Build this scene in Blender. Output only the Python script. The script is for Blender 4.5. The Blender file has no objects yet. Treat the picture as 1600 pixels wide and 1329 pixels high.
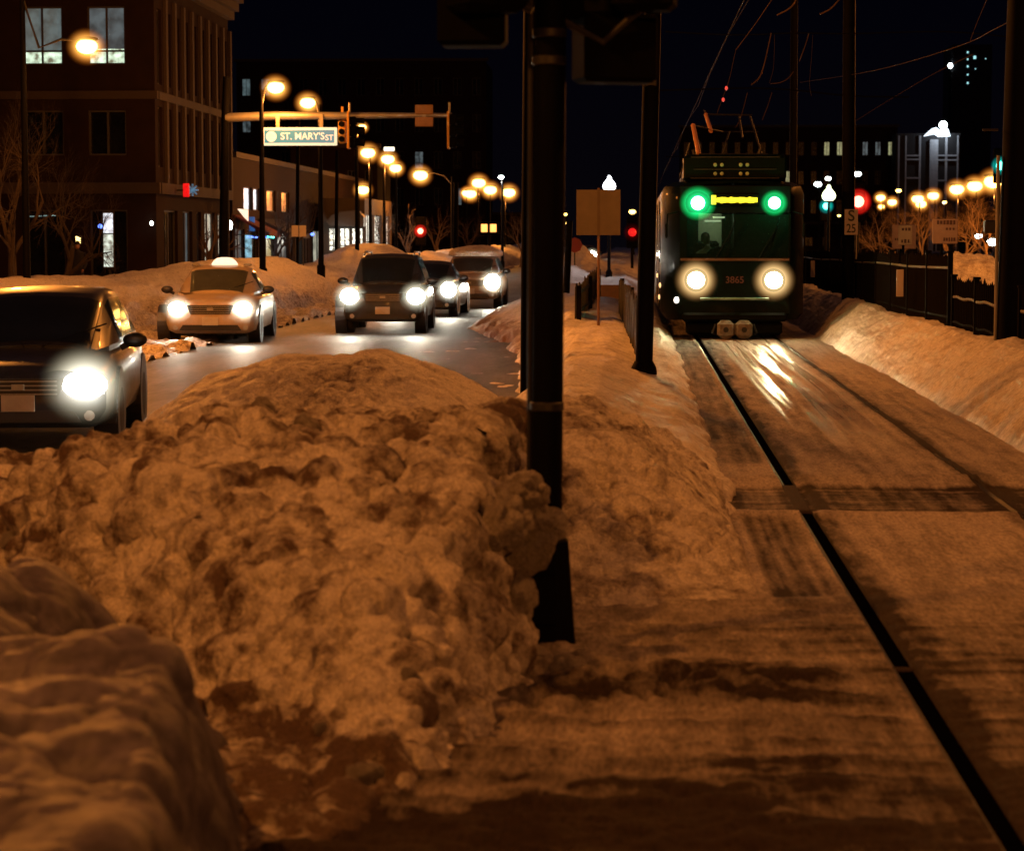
import bpy, bmesh, math, random
import numpy as np
from mathutils import Vector, Matrix, Euler
S = bpy.context.scene
COL = S.collection
R = math.radians
random.seed(7)

# ------------------------------------------------------------------ camera
FPX = 3600.0                       # focal length in pixels of the 1600 px wide photograph
EYE = 2.05
pitch = math.atan(294.5 / FPX)
yaw = math.atan(191.0 * math.cos(pitch) / FPX)
cd = bpy.data.cameras.new('camera'); cam = bpy.data.objects.new('camera', cd); COL.objects.link(cam)
cam.location = (0, 0, EYE)
cam.rotation_euler = Euler((math.pi / 2 - pitch, 0, yaw), 'XYZ')
cd.sensor_fit = 'HORIZONTAL'; cd.sensor_width = 36; cd.lens = 36 * FPX / 1600
cd.clip_start = .1; cd.clip_end = 3000
cd.dof.use_dof = True; cd.dof.focus_distance = 30.0; cd.dof.aperture_fstop = 4.2
S.camera = cam
CM = cam.rotation_euler.to_matrix(); CO = Vector((0, 0, EYE))

# ------------------------------------------------------------------ world, exposure
W = bpy.data.worlds.new('World'); S.world = W; W.use_nodes = True
nt = W.node_tree; nt.nodes.clear()
tc = nt.nodes.new('ShaderNodeTexCoord'); sp = nt.nodes.new('ShaderNodeSeparateXYZ'); cr = nt.nodes.new('ShaderNodeValToRGB')
bg = nt.nodes.new('ShaderNodeBackground'); out = nt.nodes.new('ShaderNodeOutputWorld')
nt.links.new(tc.outputs['Generated'], sp.inputs[0]); nt.links.new(sp.outputs['Z'], cr.inputs[0])
cr.color_ramp.elements[0].position = 0.0; cr.color_ramp.elements[0].color = (.0018, .0013, .0024, 1)
cr.color_ramp.elements[1].position = .12; cr.color_ramp.elements[1].color = (.0004, .0005, .0021, 1)
e = cr.color_ramp.elements.new(.35); e.color = (.009, .007, .013, 1)     # upper sky out of view brightened as fill, like city glow
nt.links.new(cr.outputs[0], bg.inputs[0]); bg.inputs[1].default_value = 1.0
nt.links.new(bg.outputs[0], out.inputs[0])
S.view_settings.view_transform = 'Standard'; S.view_settings.look = 'None'
S.view_settings.exposure = 0; S.view_settings.gamma = 1
S.render.engine = 'CYCLES'
S.cycles.use_denoising = True
S.cycles.sample_clamp_indirect = 3.0
S.cycles.sample_clamp_direct = 0
S.cycles.max_bounces = 5; S.cycles.diffuse_bounces = 2; S.cycles.glossy_bounces = 2
S.cycles.transparent_max_bounces = 6; S.cycles.transmission_bounces = 2
S.cycles.caustics_reflective = False; S.cycles.caustics_refractive = False
SODIUM = (1.0, .305, .044)
WHITE = (1.0, .93, .78)

# ------------------------------------------------------------------ pixel -> world
def ray(px, py):
    v = Vector((px - 800, 664.5 - py, -FPX)); v.normalize()
    return CM @ v
def atY(px, py, Y):
    r = ray(px, py); return CO + r * (Y / r.y)
def atZ(px, py, z):
    r = ray(px, py); return CO + r * ((z - EYE) / r.z)
def ppm(Y): return FPX / Y          # photograph pixels per metre at depth Y

# ------------------------------------------------------------------ objects
def tag(o, label=None, cat=None, group=None, kind=None):
    if label: o['label'] = label
    if cat: o['category'] = cat
    if group: o['group'] = group
    if kind: o['kind'] = kind
    return o
def empty(name, loc, label=None, cat=None, group=None, rz=0):
    o = bpy.data.objects.new(name, None); COL.objects.link(o)
    o.location = loc; o.rotation_euler = (0, 0, rz); o.empty_display_size = .2
    return tag(o, label, cat, group)
class MB:
    def __init__(s): s.v = []; s.f = []
    def add(s, vs, fs):
        n = len(s.v); s.v += [tuple(v) for v in vs]; s.f += [tuple(i + n for i in f) for f in fs]
    def box(s, c, d, rz=0, rx=0, bev=0):
        x, y, z = [k / 2 for k in d]
        if bev:
            b = min(bev, x * .9, y * .9, z * .9)
            vs = []
            for (X, Y, Z) in ((x - b, y - b, z), (x, y - b, z - b), (x - b, y, z - b)): pass
            vs = []; fs = []
            prof = [(-z, b), (-z + b, 0), (z - b, 0), (z, b)]
            for (zz, ins) in prof:
                a, q = x - ins, y - ins
                for (X, Y) in ((a, -q + b * .6), (a, q - b * .6), (a - b * .6, q), (-a + b * .6, q), (-a, q - b * .6), (-a, -q + b * .6), (-a + b * .6, -q), (a - b * .6, -q)):
                    vs.append(Vector((X, Y, zz)))
            for k in range(3):
                for j in range(8): fs.append((k * 8 + j, k * 8 + (j + 1) % 8, k * 8 + 8 + (j + 1) % 8, k * 8 + 8 + j))
            fs.append(tuple(range(7, -1, -1))); fs.append(tuple(range(24, 32)))
        else:
            vs = [Vector((a * x, b_ * y, c_ * z)) for c_ in (-1, 1) for b_ in (-1, 1) for a in (-1, 1)]
            fs = [(0, 2, 3, 1), (4, 5, 7, 6), (0, 1, 5, 4), (2, 6, 7, 3), (0, 4, 6, 2), (1, 3, 7, 5)]
        M = Matrix.Translation(c) @ Matrix.Rotation(rz, 4, 'Z') @ Matrix.Rotation(rx, 4, 'X')
        s.add([M @ v for v in vs], fs); return s
    def tube(s, pts, r, n=8, cap=True):
        pts = [Vector(p) for p in pts]; m = len(pts)
        rs = r if isinstance(r, (list, tuple)) else [r] * m
        vs = []; fs = []
        for i, p in enumerate(pts):
            t = (pts[min(i + 1, m - 1)] - pts[max(i - 1, 0)]).normalized()
            a = t.cross(Vector((0, 0, 1)) if abs(t.z) < .9 else Vector((0, 1, 0))).normalized(); b = t.cross(a)
            for k in range(n):
                w = 2 * math.pi * k / n
                vs.append(p + (a * math.cos(w) + b * math.sin(w)) * rs[i])
        for i in range(m - 1):
            for k in range(n):
                fs.append((i * n + k, i * n + (k + 1) % n, (i + 1) * n + (k + 1) % n, (i + 1) * n + k))
        if cap: fs.append(tuple(range(n - 1, -1, -1))); fs.append(tuple(range((m - 1) * n, m * n)))
        s.add(vs, fs); return s
    def lathe(s, c, prof, n=20, axis='Z'):
        vs = []; fs = []; c = Vector(c)
        for (r, z) in prof:
            for k in range(n):
                w = 2 * math.pi * k / n
                v = Vector((r * math.cos(w), r * math.sin(w), z))
                if axis == 'Y': v = Vector((v.x, v.z, v.y))
                if axis == 'X': v = Vector((v.z, v.x, v.y))
                vs.append(c + v)
        for i in range(len(prof) - 1):
            for k in range(n): fs.append((i * n + k, i * n + (k + 1) % n, (i + 1) * n + (k + 1) % n, (i + 1) * n + k))
        fs.append(tuple(range(n - 1, -1, -1))); m = len(prof); fs.append(tuple(range((m - 1) * n, m * n)))
        s.add(vs, fs); return s
    def ball(s, c, r, n=14, m=8):
        r = Vector(r) if not isinstance(r, (int, float)) else Vector((r, r, r))
        c = Vector(c); vs = []; fs = []
        for i in range(1, m):
            a = math.pi * i / m
            for k in range(n):
                w = 2 * math.pi * k / n
                vs.append(c + Vector((r.x * math.sin(a) * math.cos(w), r.y * math.sin(a) * math.sin(w), r.z * math.cos(a))))
        top = len(vs); vs.append(c + Vector((0, 0, r.z))); bot = len(vs); vs.append(c - Vector((0, 0, r.z)))
        for i in range(m - 2):
            for k in range(n): fs.append((i * n + k, (i + 1) * n + k, (i + 1) * n + (k + 1) % n, i * n + (k + 1) % n))
        for k in range(n):
            fs.append((top, k, (k + 1) % n)); fs.append((bot, (m - 2) * n + (k + 1) % n, (m - 2) * n + k))
        s.add(vs, fs); return s
    def loft(s, secs, cap=(True, True), closed=True):
        n = len(secs[0]); vs = [v for q in secs for v in q]; fs = []
        for i in range(len(secs) - 1):
            for k in range(n if closed else n - 1):
                fs.append((i * n + k, i * n + (k + 1) % n, (i + 1) * n + (k + 1) % n, (i + 1) * n + k))
        if cap[0]: fs.append(tuple(range(n - 1, -1, -1)))
        if cap[1]: fs.append(tuple(range((len(secs) - 1) * n, len(secs) * n)))
        s.add(vs, fs); return s
    def prism(s, poly, y0, y1):           # polygon in x,z extruded along y
        n = len(poly)
        vs = [(x, y0, z) for x, z in poly] + [(x, y1, z) for x, z in poly]
        fs = [tuple(range(n)), tuple(range(2 * n - 1, n - 1, -1))] + [(k, k + n, (k + 1) % n + n, (k + 1) % n) for k in range(n)]
        s.add(vs, fs); return s
    def build(s, name, mat, parent=None, smooth=False, sub=0):
        me = bpy.data.meshes.new(name); me.from_pydata(s.v, [], s.f); me.update()
        bm = bmesh.new(); bm.from_mesh(me); bmesh.ops.recalc_face_normals(bm, faces=bm.faces); bm.to_mesh(me); bm.free()
        if isinstance(mat, (list, tuple)):
            for m_ in mat: me.materials.append(m_)
        elif mat: me.materials.append(mat)
        o = bpy.data.objects.new(name, me); COL.objects.link(o)
        if parent: o.parent = parent
        if smooth:
            for p in me.polygons: p.use_smooth = True
            if smooth != 'all':
                me.set_sharp_from_angle(angle=R(38))
        if sub:
            md = o.modifiers.new('sub', 'SUBSURF'); md.levels = sub; md.render_levels = sub
        return o
def text_mesh(name, txt, size, mat, parent, loc, rot=(math.pi / 2, 0, 0), ext=.004, align='CENTER', sx=1):
    c = bpy.data.curves.new(name, 'FONT'); c.body = txt; c.size = size; c.extrude = ext; c.align_x = align; c.align_y = 'CENTER'; c.offset = size * .012
    t = bpy.data.objects.new(name, c); COL.objects.link(t)
    dg = bpy.context.evaluated_depsgraph_get(); me = bpy.data.meshes.new_from_object(t.evaluated_get(dg))
    bpy.data.objects.remove(t); o = bpy.data.objects.new(name, me); COL.objects.link(o)
    me.materials.clear(); me.materials.append(mat); o.location = loc; o.rotation_euler = rot; o.scale = (sx, 1, 1); o.parent = parent
    return o

# ------------------------------------------------------------------ materials
def nmat(name):
    m = bpy.data.materials.new(name); m.use_nodes = True
    t = m.node_tree; b = t.nodes['Principled BSDF']; return m, t, b
def N(t, k, **kw):
    n = t.nodes.new('ShaderNode' + k)
    for a, v in kw.items(): setattr(n, a, v)
    return n
def paint(name, col, rough=.5, metal=0, coat=0, var=.25, scale=3.0, bump=0, bscale=20, dirt=None, spec=.5):
    """painted / plain surface with broad tone variation, fine grain and optional dirt"""
    m, t, b = nmat(name); L = t.links
    tc = N(t, 'TexCoord'); n1 = N(t, 'TexNoise'); n1.inputs['Scale'].default_value = scale; n1.inputs['Detail'].default_value = 6; n1.inputs['Roughness'].default_value = .65
    L.new(tc.outputs['Object'], n1.inputs['Vector'])
    r = N(t, 'ValToRGB'); L.new(n1.outputs[0], r.inputs[0])
    r.color_ramp.elements[0].position = .3; r.color_ramp.elements[1].position = .7
    c2 = dirt if dirt else [k * (1 - var) for k in col]
    r.color_ramp.elements[0].color = (*c2, 1); r.color_ramp.elements[1].color = (*[min(1, k * (1 + var * .3)) for k in col], 1)
    L.new(r.outputs[0], b.inputs['Base Color'])
    b.inputs['Roughness'].default_value = rough; b.inputs['Metallic'].default_value = metal; b.inputs['Coat Weight'].default_value = coat
    b.inputs['Specular IOR Level'].default_value = spec
    mr = N(t, 'MapRange'); mr.inputs['To Min'].default_value = max(.03, rough - .12); mr.inputs['To Max'].default_value = min(1, rough + .15)
    L.new(n1.outputs[0], mr.inputs[0]); L.new(mr.outputs[0], b.inputs['Roughness'])
    if bump:
        n2 = N(t, 'TexNoise'); n2.inputs['Scale'].default_value = bscale; n2.inputs['Detail'].default_value = 5
        L.new(tc.outputs['Object'], n2.inputs['Vector'])
        bp = N(t, 'Bump'); bp.inputs['Strength'].default_value = bump; bp.inputs['Distance'].default_value = .02
        L.new(n2.outputs[0], bp.inputs['Height']); L.new(bp.outputs[0], b.inputs['Normal'])
    return m
def emit(name, col, s, sampled=False, var=0, scale=8):
    m, t, b = nmat(name); L = t.links
    b.inputs['Base Color'].default_value = (*[min(.8, k * .5) for k in col], 1); b.inputs['Roughness'].default_value = .3
    b.inputs['Emission Color'].default_value = (*col, 1); b.inputs['Emission Strength'].default_value = s
    if var:
        tc = N(t, 'TexCoord'); n1 = N(t, 'TexNoise'); n1.inputs['Scale'].default_value = scale; n1.inputs['Detail'].default_value = 3
        L.new(tc.outputs['Object'], n1.inputs['Vector'])
        mr = N(t, 'MapRange'); mr.inputs['From Min'].default_value = .35; mr.inputs['From Max'].default_value = .65
        mr.inputs['To Min'].default_value = s * (1 - var); mr.inputs['To Max'].default_value = s * (1 + var)
        L.new(n1.outputs[0], mr.inputs[0]); L.new(mr.outputs[0], b.inputs['Emission Strength'])
    m.cycles.emission_sampling = 'AUTO' if sampled else 'NONE'
    return m
def halo_shell(name, core, edge, s, p=2.2):
    """painted halo round a lamp: bright in the middle, fading clear towards its rim (object space)"""
    m, t, b = nmat(name); L = t.links; t.nodes.remove(b)
    tc = N(t, 'TexCoord'); sx = N(t, 'SeparateXYZ'); L.new(tc.outputs['Generated'], sx.inputs[0])
    cb = N(t, 'CombineXYZ'); L.new(sx.outputs['X'], cb.inputs[0]); L.new(sx.outputs['Z'], cb.inputs[1])
    ds = N(t, 'VectorMath', operation='DISTANCE'); L.new(cb.outputs[0], ds.inputs[0]); ds.inputs[1].default_value = (.5, .5, 0)
    f = N(t, 'MapRange'); f.inputs['From Min'].default_value = .5; f.inputs['From Max'].default_value = .12; L.new(ds.outputs['Value'], f.inputs[0])
    pw = N(t, 'Math', operation='POWER'); L.new(f.outputs[0], pw.inputs[0]); pw.inputs[1].default_value = p
    st = N(t, 'Math', operation='MULTIPLY'); L.new(pw.outputs[0], st.inputs[0]); st.inputs[1].default_value = s
    cm = N(t, 'Mix', data_type='RGBA'); L.new(f.outputs[0], cm.inputs[0]); cm.inputs[6].default_value = (*edge, 1); cm.inputs[7].default_value = (*core, 1)
    e = N(t, 'Emission'); L.new(cm.outputs[2], e.inputs[0]); L.new(st.outputs[0], e.inputs[1])
    tr = N(t, 'BsdfTransparent'); ad = N(t, 'AddShader')
    L.new(e.outputs[0], ad.inputs[0]); L.new(tr.outputs[0], ad.inputs[1]); L.new(ad.outputs[0], t.nodes['Material Output'].inputs[0])
    m.cycles.emission_sampling = 'NONE'
    return m
def glass(name, tint=(.02, .025, .03), clear=.5, rough=.05):
    m, t, b = nmat(name); L = t.links
    b.inputs['Base Color'].default_value = (*tint, 1); b.inputs['Roughness'].default_value = rough; b.inputs['Specular IOR Level'].default_value = .7
    tr = N(t, 'BsdfTransparent'); tr.inputs[0].default_value = (.75, .85, .8, 1); mx = N(t, 'MixShader'); mx.inputs[0].default_value = clear
    L.new(b.outputs[0], mx.inputs[1]); L.new(tr.outputs[0], mx.inputs[2]); L.new(mx.outputs[0], t.nodes['Material Output'].inputs[0])
    return m
def snow_mat(name, clean, dirty, scale=9, bump=.6, rough=.55, spec=.3, bdist=.02, along=1, soft=.18):
    """snow whose grit and painted shade are mixed in by a mesh attribute 'dirt' and fine noise; 'ice' makes it slick"""
    m, t, b = nmat(name); L = t.links
    tc = N(t, 'TexCoord'); at = N(t, 'Attribute', attribute_name='dirt'); ic = N(t, 'Attribute', attribute_name='ice')
    n1 = N(t, 'TexNoise'); n1.inputs['Scale'].default_value = scale; n1.inputs['Detail'].default_value = 9; n1.inputs['Roughness'].default_value = .72
    n3 = N(t, 'TexNoise'); n3.inputs['Scale'].default_value = scale * 7; n3.inputs['Detail'].default_value = 5
    mp_ = N(t, 'Mapping'); mp_.inputs['Scale'].default_value = (1, along, 1); L.new(tc.outputs['Object'], mp_.inputs['Vector'])
    L.new(mp_.outputs[0], n1.inputs['Vector']); L.new(mp_.outputs[0], n3.inputs['Vector'])
    a1 = N(t, 'MapRange'); a1.inputs['From Min'].default_value = .5 - soft; a1.inputs['From Max'].default_value = .5 + soft; L.new(n1.outputs[0], a1.inputs[0])
    ad = N(t, 'Math', operation='ADD'); L.new(a1.outputs[0], ad.inputs[0]); L.new(at.outputs['Fac'], ad.inputs[1])
    sb = N(t, 'Math', operation='SUBTRACT'); L.new(ad.outputs[0], sb.inputs[0]); sb.inputs[1].default_value = .55
    ml = N(t, 'Math', operation='MULTIPLY', use_clamp=True); L.new(sb.outputs[0], ml.inputs[0]); ml.inputs[1].default_value = 1.15
    mx = N(t, 'Mix', data_type='RGBA'); L.new(ml.outputs[0], mx.inputs[0]); mx.inputs[6].default_value = (*clean, 1); mx.inputs[7].default_value = (*dirty, 1)
    m3 = N(t, 'MapRange'); m3.inputs['From Min'].default_value = .3; m3.inputs['From Max'].default_value = .7; m3.inputs['To Min'].default_value = .58; m3.inputs['To Max'].default_value = 1.14
    L.new(n3.outputs[0], m3.inputs[0])
    m2 = N(t, 'Mix', data_type='RGBA', blend_type='MULTIPLY'); m2.inputs[0].default_value = 1; L.new(mx.outputs[2], m2.inputs[6]); L.new(m3.outputs[0], m2.inputs[7])
    L.new(m2.outputs[2], b.inputs['Base Color'])
    mr = N(t, 'MapRange'); mr.inputs['To Min'].default_value = rough; mr.inputs['To Max'].default_value = .26; L.new(ic.outputs['Fac'], mr.inputs[0]); L.new(mr.outputs[0], b.inputs['Roughness'])
    ms = N(t, 'MapRange'); ms.inputs['To Min'].default_value = spec; ms.inputs['To Max'].default_value = .8; L.new(ic.outputs['Fac'], ms.inputs[0]); L.new(ms.outputs[0], b.inputs['Specular IOR Level'])
    bp = N(t, 'Bump'); bp.inputs['Distance'].default_value = bdist
    mb = N(t, 'MapRange'); mb.inputs['To Min'].default_value = bump; mb.inputs['To Max'].default_value = bump * .18; L.new(ic.outputs['Fac'], mb.inputs[0]); L.new(mb.outputs[0], bp.inputs['Strength'])
    hs = N(t, 'Math', operation='ADD'); L.new(n1.outputs[0], hs.inputs[0]); q = N(t, 'Math', operation='MULTIPLY'); q.inputs[1].default_value = .45; L.new(n3.outputs[0], q.inputs[0]); L.new(q.outputs[0], hs.inputs[1])
    L.new(hs.outputs[0], bp.inputs['Height']); L.new(bp.outputs[0], b.inputs['Normal'])
    return m
M = {}
M['snow_dirty'] = snow_mat('plowed dirty snow', (.82, .76, .72), (.13, .085, .065), 12, 1.2)
M['snow_clean'] = snow_mat('settled snow', (.76, .71, .68), (.20, .13, .10), 4, .7)
M['snow_packed'] = snow_mat('packed snow and bare pavement', (.52, .46, .43), (.035, .024, .02), 8, .8, .85, .12, .02, .22, .36)
M['road'] = snow_mat('salt-stained road', (.15, .145, .14), (.035, .034, .034), 1.8, .3, .6, .3, .01, .2)
M['black_pole'] = paint('black painted pole', (.0035, .0035, .005), .65, 0, spec=.04)
M['dark_metal'] = paint('dark grey metal', (.014, .014, .016), .5, 0)
M['steel'] = paint('worn rail steel', (.03, .03, .033), .5, .4, spec=.3)
M['galv'] = paint('galvanised arm', (.34, .33, .31), .5, .6)
M['wire'] = paint('copper overhead wire', (.03, .02, .016), .7, 0, spec=.1)
M['rubber'] = paint('rubber', (.015, .015, .015), .8)
M['plastic'] = paint('black plastic trim', (.012, .012, .013), .45)
M['glass'] = glass('dark car glass', (.012, .016, .022), .35, .03)
M['bglass'] = paint('unlit window glass', (.006, .007, .010), .15, spec=.25)
M['sodium'] = emit('sodium lamp', (1, .62, .14), 7)
M['sodium_halo'] = halo_shell('sodium lamp halo', (1, .55, .10), (1, .18, .005), 1.7, 2.6)
M['white_lamp'] = emit('white lamp', (.85, 1, .95), 14)
M['head'] = emit('car headlamp', (1, .98, .84), 60)
M['head_halo'] = halo_shell('headlamp halo', (1, .97, .80), (1, .85, .50), 1.2, 2.8)
M['head_warm'] = emit('tram headlamp', (1, .80, .42), 60)
M['head_warm_halo'] = halo_shell('tram headlamp halo', (1, .78, .36), (1, .42, .10), 1.5, 2.5)
M['green'] = emit('green lamp', (.22, 1, .6), 16)
M['green_halo'] = halo_shell('green lamp halo', (.02, 1, .30), (0, .6, .08), 1.5, 1.6)
M['red'] = emit('red lamp', (1, .10, .06), 14)
M['red_halo'] = halo_shell('red lamp halo', (1, .06, .03), (1, 0, 0), 1.5, 1.5)
M['cyan'] = emit('green traffic light', (.10, 1, .80), 8)
M['sigbox'] = paint('signal housing', (.004, .004, .004), .8, spec=.05)
M['sig_yellow'] = paint('yellow signal housing', (.55, .30, .05), .5)
M['alu'] = paint('bare aluminium sign back', (.15, .12, .09), .55, .3)
M['bark'] = paint('bark', (.10, .065, .045), .9, bump=.3)
M['fence'] = paint('black fence paint', (.008, .007, .007), .9, spec=.03)
M['fence_rail'] = paint('snow-dusted fence rail', (.20, .19, .15), .6)

# ------------------------------------------------------------------ lamps' light
def point(parent, loc, col, w, r=.08, name='lamp_light'):
    l = bpy.data.lights.new(name, 'POINT'); l.color = col; l.energy = w; l.shadow_soft_size = r
    o = bpy.data.objects.new(name, l); COL.objects.link(o); o.location = loc; o.parent = parent; return o
def spot(parent, loc, direction, col, w, ang=70, blend=.8, r=.05, name='headlamp_beam'):
    l = bpy.data.lights.new(name, 'SPOT'); l.color = col; l.energy = w; l.shadow_soft_size = r; l.spot_size = R(ang); l.spot_blend = blend
    o = bpy.data.objects.new(name, l); COL.objects.link(o); o.location = loc; o.parent = parent
    o.rotation_euler = Vector(direction).to_track_quat('-Z', 'Y').to_euler(); return o

# ------------------------------------------------------------------ numpy noise
def _h(ix, iy, iz, s=0):
    h = (ix.astype(np.int64) * 374761393 + iy.astype(np.int64) * 668265263 + iz.astype(np.int64) * 2147483647 + s * 974711) & 0xffffffff
    h = ((h ^ (h >> 13)) * 1274126177) & 0xffffffff
    h = ((h ^ (h >> 16)) * 2246822519) & 0xffffffff
    return ((h ^ (h >> 15)) & 0xffffff) / float(0xffffff)
def vn(x, y, z, s=0):
    ix, iy, iz = np.floor(x), np.floor(y), np.floor(z); fx, fy, fz = x - ix, y - iy, z - iz
    u, v, w = fx * fx * (3 - 2 * fx), fy * fy * (3 - 2 * fy), fz * fz * (3 - 2 * fz); r = 0
    for a in (0, 1):
        for b in (0, 1):
            for c in (0, 1):
                r = r + _h(ix + a, iy + b, iz + c, s) * (u if a else 1 - u) * (v if b else 1 - v) * (w if c else 1 - w)
    return r
def fbm(x, y, z, o=4, s=0, g=.5):
    a, t, r, f = 1, 0, 0, 1
    for k in range(o): r = r + a * vn(x * f, y * f, z * f, s + k); t += a; a *= g; f *= 2.03
    return r / t
def worley(x, y, z, s=0):
    """distance to the nearest random point, and that point's own random number"""
    ix, iy, iz = np.floor(x), np.floor(y), np.floor(z); best = np.full(x.shape, 9.0); rid = np.zeros(x.shape)
    for a in (-1, 0, 1):
        for b in (-1, 0, 1):
            for c in (-1, 0, 1):
                jx, jy, jz = ix + a, iy + b, iz + c
                d = (jx + _h(jx, jy, jz, s) - x) ** 2 + (jy + _h(jx, jy, jz, s + 1) - y) ** 2 + (jz + _h(jx, jy, jz, s + 2) - z) ** 2
                q = _h(jx, jy, jz, s + 3); m = d < best; best = np.where(m, d, best); rid = np.where(m, q, rid)
    return np.sqrt(best), rid
def ss(a, b, x): t = np.clip((x - a) / (b - a), 0, 1); return t * t * (3 - 2 * t)
def itp(x, pts): return np.interp(x, [p[0] for p in pts], [p[1] for p in pts])
def chunks(X, Y, Z, sizes, s=0, stretch=1):
    d = np.zeros(X.shape); top = np.zeros(X.shape)
    for k, (size, amp) in enumerate(sizes):
        wx = X / size + .35 * vn(X * 2 / size, Y * 2 / size, Z * 2 / size, s + 50 + k)
        f, q = worley(wx, Y / size / stretch, Z / size, s + 10 * k)
        rr = .38 + .34 * q
        l = amp * (.35 + .9 * q) * np.sqrt(np.clip(1 - (f / rr) ** 2, 0, 1)); d += l; top = np.maximum(top, l)
    return .95 * top + .22 * d
def grid_mesh(name, mat, X, Y, Z, attrs=None, parent=None):
    ny, nx = X.shape; me = bpy.data.meshes.new(name)
    me.vertices.add(nx * ny); me.vertices.foreach_set('co', np.stack([X, Y, Z], -1).astype(np.float32).ravel())
    i = np.arange((ny - 1) * (nx - 1)); r, c = i // (nx - 1), i % (nx - 1); a = r * nx + c
    q = np.stack([a, a + 1, a + nx + 1, a + nx], -1).astype(np.int32).ravel()
    me.loops.add(len(q)); me.loops.foreach_set('vertex_index', q)
    me.polygons.add(len(i)); me.polygons.foreach_set('loop_start', (np.arange(len(i)) * 4).astype(np.int32))
    me.update(calc_edges=True); me.polygons.foreach_set('use_smooth', [True] * len(i))
    for k, v in (attrs or {}).items():
        at = me.attributes.new(k, 'FLOAT', 'POINT'); at.data.foreach_set('value', v.astype(np.float32).ravel())
    me.materials.append(mat); me.validate()
    o = bpy.data.objects.new(name, me); COL.objects.link(o); o.parent = parent; return o
def displace(X, Y, Z, d):
    gy = np.gradient(Z, axis=0) / np.maximum(1e-6, np.abs(np.gradient(Y, axis=0)))
    gx = np.gradient(Z, axis=1) / np.maximum(1e-6, np.gradient(X, axis=1))
    gx = np.clip(gx, -3, 3); gy = np.clip(gy, -3, 3); n = np.sqrt(gx * gx + gy * gy + 1)
    return X - gx / n * d, Y - gy / n * d, Z + d / n
def lin(a, b, n): return np.linspace(a, b, n)
def geo(a, b, k):
    r = [a]
    while r[-1] < b: r.append(r[-1] * (1 + k))
    return np.array(r)
# ================================================================== SETTING
# ground sheet
g = MB(); g.add([(-500, -30, -.06), (500, -30, -.06), (500, 1600, -.06), (-500, 1600, -.06)], [(0, 1, 2, 3)])
tag(g.build('ground', M['road']), kind='structure')
# road: real height field with worn tracks
xs = lin(-17, -.9, 70); ys = geo(8, 420, .02); X, Y = np.meshgrid(xs, ys)
Z = .012 * (fbm(X * .8, Y * .25, X * 0, 3, 4) - .5)
rut = sum(np.exp(-((X - c) / .42) ** 2) for c in (-4.5, -6.1, -7.4, -8.9))
dirt = .32 + .5 * (fbm(X * .7, Y * .06, X * 0, 4, 9) - .5) + .28 * np.clip(rut, 0, 1)
dirt = np.where(X > -3.0, dirt + .12, dirt)
ice = .06 + .2 * (fbm(X * .5, Y * .1, X * 0, 3, 19) - .5)
tag(grid_mesh('road', M['road'], X, Y, Z, {'dirt': dirt, 'ice': np.clip(ice, 0, 1)}), kind='structure')
# the far roadway beyond the tracks
g = MB(); g.add([(6.6, 5, .0), (22, 5, .0), (22, 600, .0), (6.6, 600, .0)], [(0, 1, 2, 3)])
tag(g.build('far_road', M['road']), kind='structure')

M['groove_shade'] = paint('groove shade black', (.002, .002, .003), 1, spec=0)  # black for the shade down in the groove
# track bed: snow-packed paving with flangeways, worn patches and painted shade
RL, RR, TZ = 1.165, 2.60, .20
xs = np.unique(np.round(np.concatenate([lin(-3.0, 3.75, 330), RL + np.array([-.062, -.058, -.052, 0, .05, .056, .06]), RR + np.array([-.03, -.026, .026, .03])]), 4))
ys = geo(3.6, 90, .0030); X, Y = np.meshgrid(xs, ys)
O = X * 0
n_big = fbm(X * 1.1, Y * .45, O, 4, 31); n_fine = fbm(X * 9, Y * 5, O, 4, 32); streak = fbm(X * 16, Y * .55, O, 4, 33); cross = fbm(X * 1.5, Y * 9, O, 4, 34)
Z = TZ + .030 * (n_big - .5) + .012 * (n_fine - .5) + .008 * (streak - .5)
near = ss(13, 10.5, Y)
Z += near * .022 * (cross - .5)
left = ss(.95, .3, X) * ss(12, 10.6, Y)                                    # churned footway beside the tracks
ch = chunks(X, Y, O, [(.16, .035), (.07, .02)], 60)
band = np.exp(-((Y - 9.35 - .12 * np.sin(X * 3)) / .38) ** 2) * ss(1.15, .5, X)
Z += ch * (band * 1.3 + left * .45 + near * .12)
Z += near * .012 * (fbm(X * 22, Y * 16, O, 4, 61) - .5)
Z += .10 * np.exp(-((Y - 9.9) / .5) ** 2) * ss(.35, -.3, X) * fbm(X * 6, Y * 6, O, 3, 70)
# drag marks
dirt = .17 + .5 * (n_big - .5) + .7 * (streak - .5) * ss(9, 14, Y) + .8 * (cross - .5) * near + .36 * near + .2 * ss(9, 7.5, Y)  # near ground also darkened to fade the lamplight towards the viewer
dirt += .50 * band * (.5 + fbm(X * 5, Y * 5, O, 3, 71)) 
wob = .18 * (fbm(X * 2.2, Y * .3, O, 3, 40) - .5)
patch1 = ss(15.62, 15.8, Y + wob) * ss(17.35, 17.2, Y + wob) * ss(.62, .7, X)
dirt += patch1 * (.60 + .9 * (fbm(X * .8, Y * 14, O, 3, 41) - .5))
Z -= patch1 * .018
Z += .02 * np.exp(-((Y - 15.45) / .14) ** 2) * (.4 + fbm(X * 4, Y * 7, O, 3, 43)) + .028 * np.exp(-((Y - 17.75) / .22) ** 2) * (.2 + fbm(X * 4, Y * 7, O, 3, 44))
patch2 = ss(.70, .74, X) * ss(1.09, 1.05, X) * ss(11.75, 11.95, Y + .9 * wob - .25 * (X - .9)) * ss(15.4, 15.2, Y + wob)
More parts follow.
